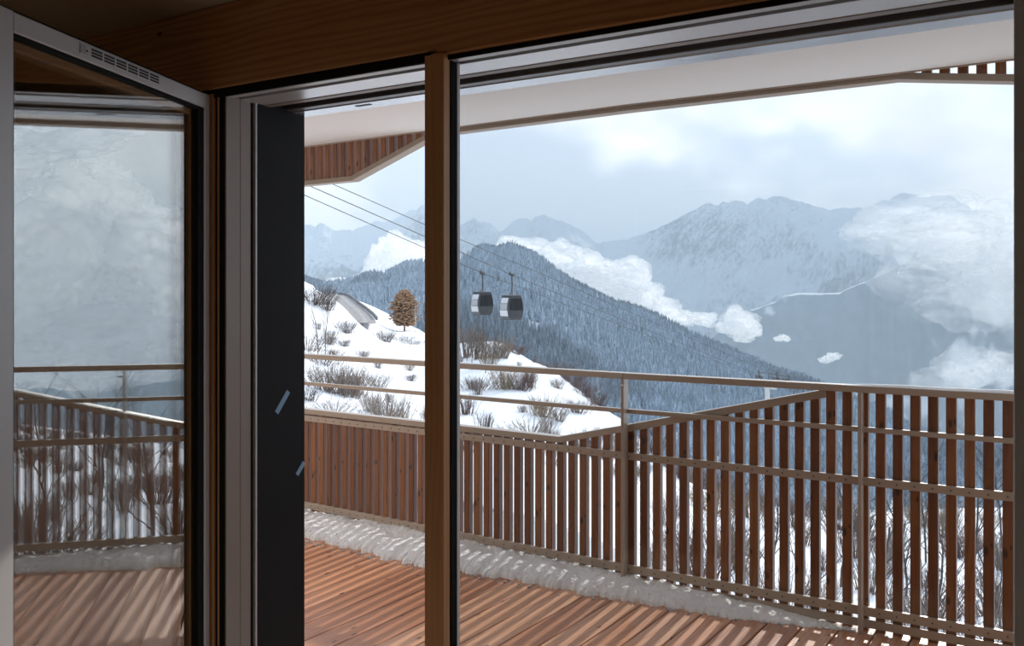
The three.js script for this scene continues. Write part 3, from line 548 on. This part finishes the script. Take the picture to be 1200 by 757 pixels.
// the bend of road beyond the bank, with its low wall
{
  const road = thing('mountain_road', roadLine.getPoint(0.5), 'ploughed asphalt road bending round the snowy bank', 'road'), b = road.position, n = 120, pos = [], uv = [], idx = [], wall = [];
  for (let i = 0; i <= n; i++) {
    const t = i / n, p = roadLine.getPoint(t), d = roadLine.getTangent(t).setY(0).normalize(), side = V(-d.z, 0, d.x);
    for (const o of [-2.5, -1.25, 0, 1.25, 2.5]) { const q = p.clone().addScaledVector(side, o); pos.push(q.x - b.x, p.y + 0.03 - b.y, q.z - b.z); uv.push(t * 120, o); }
    wall.push(p.clone().addScaledVector(side, 2.7 * (side.dot(FWD) > 0 ? 1 : -1)).setY(p.y + 0.02).sub(b));
  }
  for (let i = 0; i < n; i++) for (let k = 0; k < 4; k++) { const q = i * 5 + k; idx.push(q, q + 1, q + 6, q, q + 6, q + 5); }
  const g = new THREE.BufferGeometry(); g.setAttribute('position', new THREE.Float32BufferAttribute(pos, 3)); g.setAttribute('uv', new THREE.Float32BufferAttribute(uv, 2)); g.setIndex(idx); g.computeVertexNormals();
  const tex = dataTexture(256, (u, v) => { const lanes = sstep(0.10, 0.02, Math.abs(((v * 5.8) % 2.9) - 1.45) * 0.3), nn = 0.5 + 0.4 * loopNoise(u, v, 5, 24, 51, 4), k = clamp(nn * 0.6 + lanes * 0.3); return [mixn(0.50, 0.74, k), mixn(0.48, 0.73, k), mixn(0.47, 0.73, k)]; }, true, 1 / 12, 1 / 5.8);
  part(road, 'roadway', g, new THREE.MeshStandardMaterial({ map: tex, roughness: 0.7, side: THREE.DoubleSide }));
  const side = []; for (let i = 0; i < wall.length * 0.66; i++) side.push(barBetween(wall[i].clone().setY(wall[i].y + 0.15), wall[i + 1].clone().setY(wall[i + 1].y + 0.15), 0.25, 0.4, 0.02));
  part(road, 'low_wall', mergeGeometries(side), plain(0.16, 0.16, 0.165, 0.9));
}

// ------------------------------------------------------------------ shrubs and trees
function twigGeo(seed, { stems = 60, spread = 0.8, height = 1, bend = 0.25, forks = 2, r0 = 0.008, squat = 0, foot = 0.3 }) {
  const r = rng(seed), list = [];
  for (let i = 0; i < stems; i++) {
    const a = r() * 6.283, lean = spread * Math.sqrt(r()), h = height * (0.55 + 0.45 * r()) * (1 - squat * lean), base = V(Math.cos(a), 0, Math.sin(a)).multiplyScalar(foot * height * r());
    const dir = V(Math.cos(a) * lean, 1, Math.sin(a) * lean), pts = [];
    for (let k = 0; k <= 3; k++) { const t = k / 3; pts.push(base.clone().addScaledVector(dir, h * t).add(V((r() - 0.5), (r() - 0.5) * 0.3, (r() - 0.5)).multiplyScalar(bend * 0.3 * h * t))); }
    pts[0].y = -0.06 * height;
    list.push(tube(pts, [r0, r0 * 0.8, r0 * 0.55, r0 * 0.25], 3));
    for (let f = 0; f < forks; f++) { const t = 0.35 + 0.5 * r(), s = pts[1].clone().lerp(pts[3], clamp((t - 0.33) * 1.5)), q = s.clone().add(V((r() - 0.5) * 0.9, 0.25 + 0.5 * r(), (r() - 0.5) * 0.9).multiplyScalar(h * 0.38)); list.push(tube([s, s.clone().lerp(q, 0.5).add(V(0, -0.02 * h, 0)), q], [r0 * 0.5, r0 * 0.4, r0 * 0.2], 3)); }
  }
  return mergeGeometries(list);
}
const bark = (r, g, b) => plain(r, g, b, 0.85);
const twigMats = { grey: bark(0.23, 0.185, 0.155), dark: bark(0.12, 0.09, 0.08), red: bark(0.15, 0.09, 0.08), straw: bark(0.26, 0.19, 0.115) };
const shrubs = {
  round: twigGeo(1, { stems: 100, spread: 0.8, squat: 0.25, forks: 4, r0: 0.0085, foot: 0.5 }), loose: twigGeo(2, { stems: 80, spread: 0.7, forks: 4, r0: 0.0085, foot: 0.4 }), tuft: twigGeo(3, { stems: 30, spread: 0.45, forks: 2, r0: 0.008 }),
  upright: twigGeo(4, { stems: 60, spread: 0.38, forks: 4, r0: 0.0085, foot: 0.35 }), flat: twigGeo(5, { stems: 90, spread: 1.2, squat: 0.3, forks: 3, r0: 0.0085, foot: 0.8 }),
};
// [kind, colour, column, distance, height in pixels, width factor, label]
const shrubList = [
  ['round', 'dark', 369, 66, 20, 1.5, 'dark purplish shrub high on the bank beside the road'],
  ['loose', 'dark', 383, 66, 14, 1.2, 'small dark shrub just below the top of the bank'],
  ['loose', 'dark', 405, 62, 13, 1.4, 'dark low shrub on the bank edge below the road bend'],
  ['loose', 'grey', 387, 57, 10, 1.2, 'small pale shrub alone on the open bank'],
  ['flat', 'grey', 360, 48, 24, 1.1, 'wide grey shrub in the thicket beside the reveal panel'],
  ['flat', 'dark', 378, 45, 18, 1.4, 'low dark shrub in the thicket above the handrail'],
  ['round', 'grey', 385, 36, 32, 1.1, 'wide bare shrub behind the handrail and the middle rail'],
  ['round', 'grey', 405, 36, 34, 1.1, 'large bare shrub filling the gap between handrail and middle rail'],
  ['loose', 'grey', 418, 37, 24, 1.2, 'loose bare shrub at the end of the large shrub group'],
  ['flat', 'grey', 392, 30, 16, 1.5, 'low spreading shrub just under the middle rail'],
  ['loose', 'grey', 443, 42, 14, 1.4, 'small bare shrub above the middle rail near the mullion'],
  ['round', 'grey', 454, 27.5, 36, 0.95, 'dense rounded bare shrub standing behind the middle rail near the mullion'],
  ['upright', 'grey', 444, 29, 30, 0.8, 'upright shrub beside the dense rounded shrub'],
  ['tuft', 'grey', 432, 25.5, 9, 1.2, 'tuft of dry stalks above the slat cap'],
  ['tuft', 'grey', 371, 27, 10, 1.1, 'thin dry stalks in the snow beside the reveal panel'],
  ['loose', 'dark', 452, 80, 12, 1.3, 'dark low brush at the far side of the snow field'],
  ['flat', 'grey', 470, 86, 7, 2.2, 'flat dry brush in front of the larch'],
  ['flat', 'grey', 484, 82, 6, 2.0, 'flat dry brush at the foot of the birch'],
  ['tuft', 'grey', 486, 25, 12, 0.9, 'few dry stalks beside the mullion'],
  ['upright', 'dark', 545, 24, 24, 0.9, 'dark seedy stalks rising behind the slat cap next to the gasket'],
  ['upright', 'dark', 552, 25, 18, 0.9, 'shorter dark stalks beside the seedy stalks'],
  ['tuft', 'grey', 572, 27, 14, 1.0, 'leaning dry stalks alone in the open snow'],
  ['upright', 'grey', 548, 60, 30, 0.9, 'tall thin bare bush on the top of the hillock'],
  ['upright', 'grey', 558, 58, 34, 0.7, 'tall slim bush beside the hillock saplings'],
  ['loose', 'straw', 578, 58, 22, 1.2, 'straw-coloured bush on the sunny top of the hillock'],
  ['loose', 'grey', 585, 56, 20, 1.3, 'grey bush beside the straw-coloured bush'],
  ['flat', 'dark', 560, 44, 16, 1.5, 'dark brush below the handrail, between the gasket and the dense brown bush'],
  ['round', 'straw', 593, 44, 24, 1.0, 'dense brown rounded bush just under the handrail'],
  ['loose', 'red', 612, 44, 18, 1.2, 'reddish bush next to the dense brown bush, on its post side'],
  ['upright', 'grey', 622, 45, 18, 1.0, 'thin grey bush under the handrail on the hillock'],
  ['round', 'straw', 637, 37, 24, 1.05, 'dense grey-brown bush above the middle rail'],
  ['loose', 'grey', 655, 37, 14, 1.2, 'smaller bush next to the dense grey-brown bush, on its post side'],
  ['flat', 'grey', 622, 31, 20, 1.3, 'spreading bush under the middle rail'],
  ['round', 'grey', 645, 31, 14, 1.2, 'round low bush between middle rail and slat cap'],
  ['flat', 'grey', 668, 29, 12, 1.6, 'low brush along the rising slat cap'],
  ['upright', 'dark', 692, 30, 26, 1.0, 'fan-shaped bare bush above the rising slat cap'],
  ['round', 'grey', 707, 31, 18, 1.1, 'grey bush between the fan-shaped bush and the post'],
  ['loose', 'red', 605, 61, 10, 2.0, 'reddish bush on the ridge line of the hillock'],
  ['flat', 'red', 646, 57, 9, 2.6, 'dark red brush on the ridge just over the handrail'],
  ['round', 'red', 672, 52, 14, 1.4, 'dark red bush on the falling ridge'],
  ['loose', 'red', 686, 49, 16, 1.3, 'tall red bush on the falling ridge beside the post'],
  ['loose', 'dark', 701, 47, 15, 1.2, 'dark bush low on the falling ridge beside the post'],
  ['round', 'grey', 722, 36, 14, 1.1, 'grey bush close beside the railing post'],
];
for (const [kind, c, px, Z, tall, wide, label] of shrubList) {
  const h = 1.3 * tall * Z / F, p = onSlope(px, Z), m = solid('bare_shrub', shrubs[kind], twigMats[c], label, 'shrub', 'bare shrubs on the snowy slope');
  m.position.copy(p); m.rotation.y = px * 1.7; m.scale.set(h * wide, h, h * wide);
}
// bare trees: trunk and twigs grown by forking
function treeGeo(seed, { height = 6, r0 = 0.07, levels = 4, forks = 3, spread = 0.7, rise = 0.35 }) {
  const r = rng(seed), trunk = [], twigs = [];
  const grow = (p, d, len, rad, lev) => {
    const pts = [p], n = 4; let q = p, e = d.clone();
    for (let k = 0; k < n; k++) { e = e.clone().add(V((r() - 0.5) * 0.35, rise * 0.12, (r() - 0.5) * 0.35)).normalize(); q = q.clone().addScaledVector(e, len / n); pts.push(q); }
    (lev === levels ? trunk : twigs).push(tube(pts, pts.map((_, i) => rad * (1 - 0.13 * i)), lev > 2 ? 6 : 3));
    if (lev === 0) return;
    const m = lev === levels ? forks + 3 : forks;
    for (let k = 0; k < m; k++) {
      const t = lev === levels ? 0.3 + 0.7 * (k + r()) / m : 0.35 + 0.65 * (k + r()) / m, i = Math.min(n - 1, Math.floor(t * n)), s = pts[i].clone().lerp(pts[i + 1], t * n - i), a = r() * 6.283;
      grow(s, e.clone().multiplyScalar(0.8).add(V(Math.cos(a) * spread, rise * r(), Math.sin(a) * spread)).normalize(), len * (0.42 + 0.22 * r()), rad * (1 - 0.13 * i) * 0.5, lev - 1);
    }
  };
  grow(V(0, -0.3, 0), V(0, 1, 0), height * 0.72, r0, levels);
  return { trunk: mergeGeometries(trunk), twigs: mergeGeometries(twigs) };
}
const treeKinds = [treeGeo(11, { height: 5.2, r0: 0.05 }), treeGeo(12, { height: 5.6, spread: 0.85, r0: 0.05, forks: 4 }), treeGeo(13, { height: 5, r0: 0.045, levels: 4, forks: 4, spread: 0.9 }), treeGeo(14, { height: 6, r0: 0.05, levels: 3, forks: 4, spread: 0.4, rise: 0.6 })];
const darkBark = bark(0.085, 0.07, 0.064), paleBark = bark(0.5, 0.47, 0.44);
const bareTree = (k, px, Z, scale, label, mat = darkBark, group = 'bare trees below the balcony') => { const t = thing('bare_tree', onSlope(px, Z), label, 'tree', group); t.rotation.y = px; t.scale.setScalar(scale); part(t, 'trunk', treeKinds[k].trunk, mat); part(t, 'twigs', treeKinds[k].twigs, mat === paleBark ? bark(0.2, 0.16, 0.14) : darkBark); return t; };
{
  const planted = [], r = rng(404), kinds = ['upright', 'loose', 'round', 'upright'], cs = ['grey', 'dark', 'grey', 'straw', 'red'];
  const brush = (n, x0, x1, z0, z1, label, group) => { for (let i = 0; i < n; i++) { let px, Z, spot; for (let k = 0; k < 8; k++) { px = mixn(x0, x1, (i + r()) / n); Z = mixn(z0, z1, r()); spot = onSlope(px, Z); if (planted.every((q) => q.distanceTo(spot) > 1.9)) break; } planted.push(spot);
    const h = (x1 < 740 ? 0.35 + 0.5 * r() : x1 > 1500 ? 1 + 1.2 * r() : 0.5 + 0.9 * r()), m = solid('brush_bush', shrubs[kinds[Math.floor(r() * 4)]], twigMats[cs[Math.floor(r() * 5)]], label, 'shrub', group); m.position.copy(spot); m.rotation.y = r() * 6; m.scale.set(h * (0.8 + 0.7 * r()), h, h * (0.8 + 0.7 * r())); } };
  brush(30, 538, 735, 24, 62, 'small bare bush scattered over the snowy hillock behind the handrail', 'small bushes on the hillock');
  brush(14, 358, 500, 26, 62, 'small bare bush scattered over the snowy bank beside the road', 'small bushes on the bank');
  brush(60, 745, 1215, 13, 44, 'bare brush bush in the snow seen through the gaps of the railing slats', 'brush behind the railing');
  brush(90, 1300, 1800, 14, 140, 'bare brush bush on the slope mirrored in the open door glass', 'brush mirrored in the door');
}
for (const [k, px, Z, s] of [[0, 905, 19, 0.62], [1, 942, 15.5, 0.55], [2, 985, 23, 0.75], [1, 1022, 16.5, 0.6], [2, 1062, 22.5, 0.75], [0, 1094, 15, 0.6], [1, 1140, 20, 0.75], [2, 1175, 15, 0.6], [0, 1225, 18.5, 0.7], [2, 1000, 31, 0.85], [0, 1085, 28, 0.8], [1, 1175, 33, 0.85], [2, 870, 27, 0.62]])
  bareTree(k, px, Z, s, 'dark bare tree with branching twigs seen through the railing slats');
for (const [k, px, Z, s] of [[1, 1330, 22, 1], [2, 1400, 34, 1.2], [0, 1460, 26, 1], [1, 1520, 45, 1.5], [2, 1580, 30, 1.1], [0, 1640, 48, 1.5], [1, 1720, 36, 1.2], [2, 1290, 40, 1.2], [0, 1560, 70, 1.8], [2, 1480, 80, 1.8]])
  bareTree(k, px, Z, s, 'dark bare tree on the slope mirrored in the open door glass', darkBark, 'bare trees mirrored in the door');
bareTree(3, 373, 47, 0.62, 'thin tall bare sapling on the bank next to the reveal panel', darkBark, 'saplings on the bank');
bareTree(3, 381, 49, 0.62, 'slightly shorter bare sapling on the bank', darkBark, 'saplings on the bank');
bareTree(3, 553, 52, 0.5, 'slim bare sapling on the hillock next to the gasket', darkBark, 'saplings on the hillock');
bareTree(3, 569, 50, 0.55, 'slim bare sapling in the middle of the hillock', darkBark, 'saplings on the hillock');
bareTree(3, 577, 52, 0.45, 'shortest slim bare sapling on the hillock', darkBark, 'saplings on the hillock');
bareTree(0, 487, 108, 0.95, 'bare birch with a pale trunk beside the orange larch', paleBark);
bareTree(1, 500, 118, 0.8, 'bare grey tree behind the birch', darkBark);
// larch that has kept its orange needles
{
  const p = onSlope(474, 112), t = thing('orange_larch', p, 'orange-brown larch at the edge of the snow field beyond the road', 'tree'), r = rng(66), h = 5.2, list = [], br = [];
  part(t, 'trunk', tube([V(0, -0.3, 0), V(0.05, h * 0.5, 0), V(0, h * 0.97, 0)], [0.12, 0.08, 0.02], 7), bark(0.12, 0.085, 0.06));
  for (let i = 0; i < 1800; i++) {
    const a0 = (k) => (k % 9) * 1.7, v = Math.pow(r(), 0.8), y = h * (0.14 + 0.86 * v), R = 1.75 * Math.sqrt(Math.max(0, 1 - Math.pow(v, 2.4))) * (0.62 + 0.38 * sstep(0, 0.25, v)) * (0.85 + 0.35 * noise(y * 1.6, a0(i))) + 0.15, a = r() * 6.283, d = R * Math.sqrt(0.15 + 0.85 * r());
    list.push(new THREE.IcosahedronGeometry(0.10 + 0.12 * r(), 0).scale(1.2, 0.6, 1.2).rotateY(r() * 6).rotateX(r() - 0.5).translate(Math.cos(a) * d, y - 0.12 * d, Math.sin(a) * d));
    if (i % 16 === 0) br.push(tube([V(0, y, 0), V(Math.cos(a) * d, y - 0.1 * d, Math.sin(a) * d)], [0.025, 0.008], 3));
  }
  part(t, 'needles', mergeGeometries(list), plain(0.31, 0.19, 0.11, 0.9));
  part(t, 'branches', mergeGeometries(br), bark(0.12, 0.085, 0.06));
}

// ------------------------------------------------------------------ cable car
const ropeAt = (line, inv) => (px) => atZ(px, line(px), 1 / inv(px));
const invZ = (px0, Z0) => (px) => 1 / Z0 - 1.87e-5 * (px - px0);
const ropes = [
  [ropeAt(poly([[200, 158], [356, 228.3], [565, 320], [905, 448]]), invZ(565, 95)), 'lower steel rope from which the gondola nearer the mullion hangs'],
  [ropeAt(poly([[200, 147], [368, 220], [599.4, 321.8], [905, 446]]), invZ(599, 90)), 'upper steel rope from which the gondola farther from the mullion hangs'],
  [ropeAt(poly([[200, 135], [400, 220], [497, 262.8], [621, 315], [922, 445]]), invZ(599, 100)), 'empty returning steel rope above the gondolas'],
];
for (const [f, label] of ropes) {
  const pts = []; for (let px = 200; px <= 905; px += 15) pts.push(f(px));
  solid('cable', tube(pts, 0.032, 6), plain(0.035, 0.035, 0.04, 0.7), label, 'cable', 'ropes of the cable car');
}
{
  // cabin: bulging sides, dark panes, silver ends
  const W2 = 0.95, prof = [[0.70, 0], [0.86, 0.16], [1.0, 0.86], [0.93, 1.5], [0.72, 2.12], [0.60, 2.2]];
  const ringBody = (k0, k1, dz) => { const s = new THREE.Shape(), p = prof; p.forEach(([w, y], i) => (i ? s.lineTo(w, y) : s.moveTo(w, y))); [...p].reverse().forEach(([w, y]) => s.lineTo(-w, y)); s.closePath(); return new THREE.ExtrudeGeometry(s, { depth: dz, bevelEnabled: true, bevelThickness: 0.12, bevelSize: 0.10, bevelSegments: 2, steps: 1 }).translate(0, 0, -dz / 2); };
  const shell = plain(0.055, 0.055, 0.06, 0.4, 0.2), dark = plain(0.014, 0.015, 0.018, 0.2, 0, { specularIntensity: 0.5 }), silver = plain(0.62, 0.62, 0.63, 0.4, 0.2), grey = plain(0.2, 0.2, 0.21, 0.5, 0.4);
  const make = (rope, px, hang, label) => {
    const grip = rope(px), g = thing('gondola', grip.clone().add(V(0, -hang - 2.2, 0)), label, 'gondola', 'gondolas of the cable car');
    g.rotation.y = YAW + 0.62;
    part(g, 'body', ringBody(0, 1, 1.35).scale(0.9, 1, 1), shell);
    const side = (y0, y1, x0, x1, z) => { const s = new THREE.Shape(); const wAt = (y) => { let i = 0; while (i < prof.length - 2 && y > prof[i + 1][1]) i++; return mixn(prof[i][0], prof[i + 1][0], (y - prof[i][1]) / (prof[i + 1][1] - prof[i][1])) * 0.9; }; s.moveTo(x0 * wAt(y0), y0); s.lineTo(x1 * wAt(y0), y0); s.lineTo(x1 * wAt((y0 + y1) / 2), (y0 + y1) / 2); s.lineTo(x1 * wAt(y1), y1); s.lineTo(x0 * wAt(y1), y1); s.lineTo(x0 * wAt((y0 + y1) / 2), (y0 + y1) / 2); return new THREE.ExtrudeGeometry(s, { depth: 0.03, bevelEnabled: false }).translate(0, 0, z); };
    for (const [a, b] of [[-0.92, -0.5], [-0.42, -0.02], [0.02, 0.42], [0.5, 0.92]]) part(g, 'window_pane', side(0.78, 1.98, a, b, 0.79), dark, undefined, 'dark glass pane');
    for (const [a, b] of [[-0.9, -0.03], [0.03, 0.9]]) part(g, 'door_panel', side(0.14, 0.68, a, b, 0.79), shell);
    // silver end panels on both short sides
    for (const e of [-1, 1]) {
      const quad = (y0, w0, y1, w1, d) => { const q = new THREE.BoxGeometry(0.03, Math.hypot(y1 - y0, w1 - w0), d).rotateZ(Math.atan2(-(w1 - w0), y1 - y0)).translate((w0 + w1) / 2 + 0.10, (y0 + y1) / 2, 0); if (e < 0) q.rotateY(Math.PI); return q; };
      part(g, 'end_panel', quad(0.2, 0.79, 0.80, 0.895, 1.3), silver, undefined, 'light silver end panel');
      part(g, 'end_window', quad(0.86, 0.90, 1.48, 0.845, 1.2), plain(0.36, 0.37, 0.39, 0.2, 0.1));
      part(g, 'end_panel', quad(1.52, 0.835, 2.04, 0.68, 1.2), silver);
    }
    part(g, 'roof_bar', new THREE.BoxGeometry(1.5, 0.07, 1.75).translate(0, 2.30, 0), grey);
    part(g, 'bumper', new THREE.BoxGeometry(1.35, 0.12, 1.5).translate(0, -0.10, 0), shell);
    part(g, 'hanger', tube([V(0, 2.3, 0), V(0.05, 2.6, 0), V(0.08, 2.2 + hang * 0.55, 0), V(0, 2.2 + hang, 0)], [0.11, 0.08, 0.075, 0.08], 7), plain(0.07, 0.07, 0.075, 0.6));
    part(g, 'hanger_foot', new THREE.CylinderGeometry(0.16, 0.26, 0.3, 8).translate(0, 2.45, 0), grey);
    const gr = part(g, 'grip', new THREE.CapsuleGeometry(0.17, 0.36, 3, 8).rotateZ(Math.PI / 2 - 0.35).translate(0, 2.2 + hang, 0), plain(0.07, 0.07, 0.075, 0.5, 0.4));
    for (const x of [-0.2, 0.2]) part(gr, 'wheel', new THREE.CylinderGeometry(0.13, 0.13, 0.12, 10).rotateX(Math.PI / 2).translate(x, 2.2 + hang + 0.12 - x * 0.35, 0), grey);
  };
  make(ropes[0][0], 565, 2.12, 'dark glazed gondola cabin nearer the mullion, hanging from the lower rope');
  make(ropes[1][0], 599.4, 2.2, 'dark glazed gondola cabin farther from the mullion, hanging from the upper rope');
}
// pylon of the cable car behind the handrail
{
  const Z = 240, base = atZ(898, 640, Z), g = thing('cable_car_pylon', base, 'white cable car pylon with a dark cross-arm showing over the handrail', 'pylon'), R = (px, py, dz = 0) => atZ(px, py, Z + dz).sub(base);
  const white = plain(0.5, 0.5, 0.49, 0.5), iron = plain(0.09, 0.095, 0.10, 0.5, 0.4);
  part(g, 'mast', tube([R(898, 650), R(899.5, 452)], [0.95, 0.62], 14), white, undefined, 'white tubular mast');
  part(g, 'mast_head', tube([R(895, 454), R(910, 456)], [0.22, 0.22], 8), white);
  part(g, 'walkway', barBetween(R(889, 435.5), R(925, 441), 0.5, 0.22, 0.02), iron);
  for (const [x, y] of [[889, 434], [910.5, 435], [924.5, 440]]) part(g, 'upright', barBetween(R(x, y - 0.5), R(x, y + 9), 0.3, 0.3, 0.02), iron);
  part(g, 'cross_arm', barBetween(R(886, 447), R(930, 452), 0.6, 0.5, 0.03), iron);
  for (const x of [887, 892, 908, 913, 919, 923]) part(g, 'sheave', new THREE.CylinderGeometry(0.55, 0.55, 0.3, 12).rotateX(Math.PI / 2).translate(...R(x, 441.5 + (x - 887) * 0.12).toArray()), iron);
  part(g, 'railing', tube([R(898, 436), R(902, 432), R(908, 434.5)], 0.06, 5), iron);
}

// ------------------------------------------------------------------ clouds lying in the valley and on the slopes
const cloudMat = new THREE.MeshPhysicalMaterial({ color: 0xffffff, vertexColors: true, transparent: true, roughness: 1, transmission: 0.85, thickness: 0, specularIntensity: 0, side: THREE.DoubleSide });
// spots: [px, py, radius across, radius up, opacity] in pixels of the photograph at distance Z
function cloud(label, Z, spots, { seed = 1, detail = 14, rough = 0.35, depth = 0.8, small = 3, soft = 0.6 } = {}) {
  const r = rng(seed), list = [], c0 = atZ(spots[0][0], spots[0][1], Z);
  const puff = (px, py, rx, ry, a, dz) => {
    const k = Z / F, g = mergeVertices(new THREE.IcosahedronGeometry(1, detail).deleteAttribute('uv').deleteAttribute('normal')), p = g.attributes.position, col = [], sx = r() * 50, sy = r() * 50;
    const c = atZ(px, py, Z + dz).sub(c0);
    for (let i = 0; i < p.count; i++) {
      const x = p.getX(i), y = p.getY(i), z = p.getZ(i), n = fbm(x * 1.7 + sx, y * 1.7 + sy, z * 1.7, 5, 0.55), d = 1 + rough * n;
      const o = V(0, 0, 0).addScaledVector(RIGHT, x * d * rx * k).addScaledVector(FWD, z * d * Math.min(rx, ry * 2) * k * depth); o.y += y * d * ry * k;
      p.setXYZ(i, c.x + o.x, c.y + o.y, c.z + o.z);
      const thin = fbm(x * 2.6 + sy, y * 2.6 + sx, z * 2.6 + 5, 4, 0.6);
      col.push(0.97, 0.975, 0.98, clamp(a * (1 + 0.9 * thin) * Math.pow(Math.abs(z), soft)));
    }
    g.setAttribute('color', new THREE.Float32BufferAttribute(col, 4)); g.computeVertexNormals(); list.push(g);
  };
  for (const [px, py, rx, ry, a] of spots) {
    puff(px, py, rx, ry, a, (r() - 0.5) * rx * Z / F);
    for (let i = 0; i < small; i++) { const t = r() * 6.283, q = 0.55 + 0.35 * r(), f = 0.3 + 0.3 * r(); puff(px + Math.cos(t) * rx * q, py + Math.sin(t) * ry * q, rx * f, ry * f * 1.1, a * 0.6, (r() - 0.5) * rx * Z / F); }
  }
  const m = solid('cloud', mergeGeometries(list), cloudMat, label, 'cloud', 'clouds in the valley'); m.position.copy(c0); m.castShadow = false;
  return m;
}
cloud('bright white cloud bank resting behind the forested hill below the snowy peaks', 2150, [[600, 290, 22, 12, 0.6], [625, 297, 28, 18, 0.6], [655, 305, 30, 22, 0.65], [684, 317, 30, 24, 0.65], [712, 330, 28, 22, 0.6], [738, 328, 26, 28, 0.6], [752, 350, 26, 18, 0.6], [776, 364, 24, 14, 0.55], [798, 372, 18, 9, 0.55], [824, 374, 15, 8, 0.5], [566, 306, 30, 9, 0.5], [660, 328, 46, 22, 0.65], [710, 348, 42, 18, 0.65], [690, 330, 60, 24, 0.5]], { seed: 4 });
cloud('tall white cloud bank rising behind the forest beside the mullion', 2150, [[448, 316, 22, 26, 0.6], [470, 300, 22, 24, 0.6], [490, 306, 20, 24, 0.6], [430, 330, 20, 11, 0.55], [455, 292, 14, 16, 0.55], [398, 332, 18, 7, 0.55], [465, 318, 36, 24, 0.6]], { seed: 8 });
cloud('small ragged white cloud floating free at the end of the cloud bank', 2300, [[866, 380, 18, 14, 0.6], [861, 366, 10, 9, 0.5], [881, 386, 12, 10, 0.5], [850, 384, 11, 7, 0.45], [872, 395, 13, 7, 0.45], [866, 380, 24, 16, 0.4]], { seed: 12 });
cloud('tiny white cloud puff above the valley', 2400, [[912, 397, 5, 3, 0.5], [918, 396, 6, 4, 0.5], [922, 398, 4, 2.5, 0.4]], { seed: 15, soft: 0.8, rough: 0.9, small: 2 });
cloud('flat little white cloud puff over the pylon', 2400, [[966, 422, 6, 3.5, 0.5], [974, 419, 8, 4.5, 0.5], [981, 417, 5, 3.5, 0.4]], { seed: 16, soft: 0.8, rough: 0.9, small: 2 });
cloud('wide misty cloud veiling the mountain peaks on the sunny side', 2700, [[1105, 268, 85, 38, 0.34], [1050, 274, 60, 28, 0.25], [1150, 285, 80, 46, 0.36], [1185, 325, 70, 60, 0.34], [1110, 320, 85, 36, 0.24], [1085, 248, 60, 20, 0.22], [1195, 275, 70, 42, 0.36], [1150, 360, 80, 30, 0.22], [1250, 300, 110, 80, 0.4], [1340, 300, 120, 90, 0.4]], { seed: 21, rough: 0.55, detail: 24, small: 0, soft: 1.3 });
cloud('tall white cloud bank beyond the sunny ridge, mirrored in the open door glass', 1150, [[1480, 330, 110, 90, 0.6], [1580, 300, 130, 110, 0.62], [1700, 310, 140, 110, 0.62], [1830, 300, 150, 120, 0.62], [1960, 310, 150, 120, 0.6], [1600, 420, 160, 60, 0.6], [1780, 425, 170, 60, 0.6], [1930, 420, 150, 60, 0.6], [1760, 110, 150, 40, 0.5], [1880, 130, 140, 50, 0.5], [1620, 90, 120, 26, 0.4]], { seed: 31, rough: 0.5, detail: 24, small: 3, soft: 0.8 });
cloud('faint mist patch hanging low on the blue ridge', 2800, [[1130, 430, 34, 24, 0.3], [1175, 432, 32, 22, 0.3], [1110, 445, 44, 14, 0.24]], { seed: 25, rough: 0.6, small: 0, soft: 1.3, detail: 20 });

renderer.render(scene, camera);
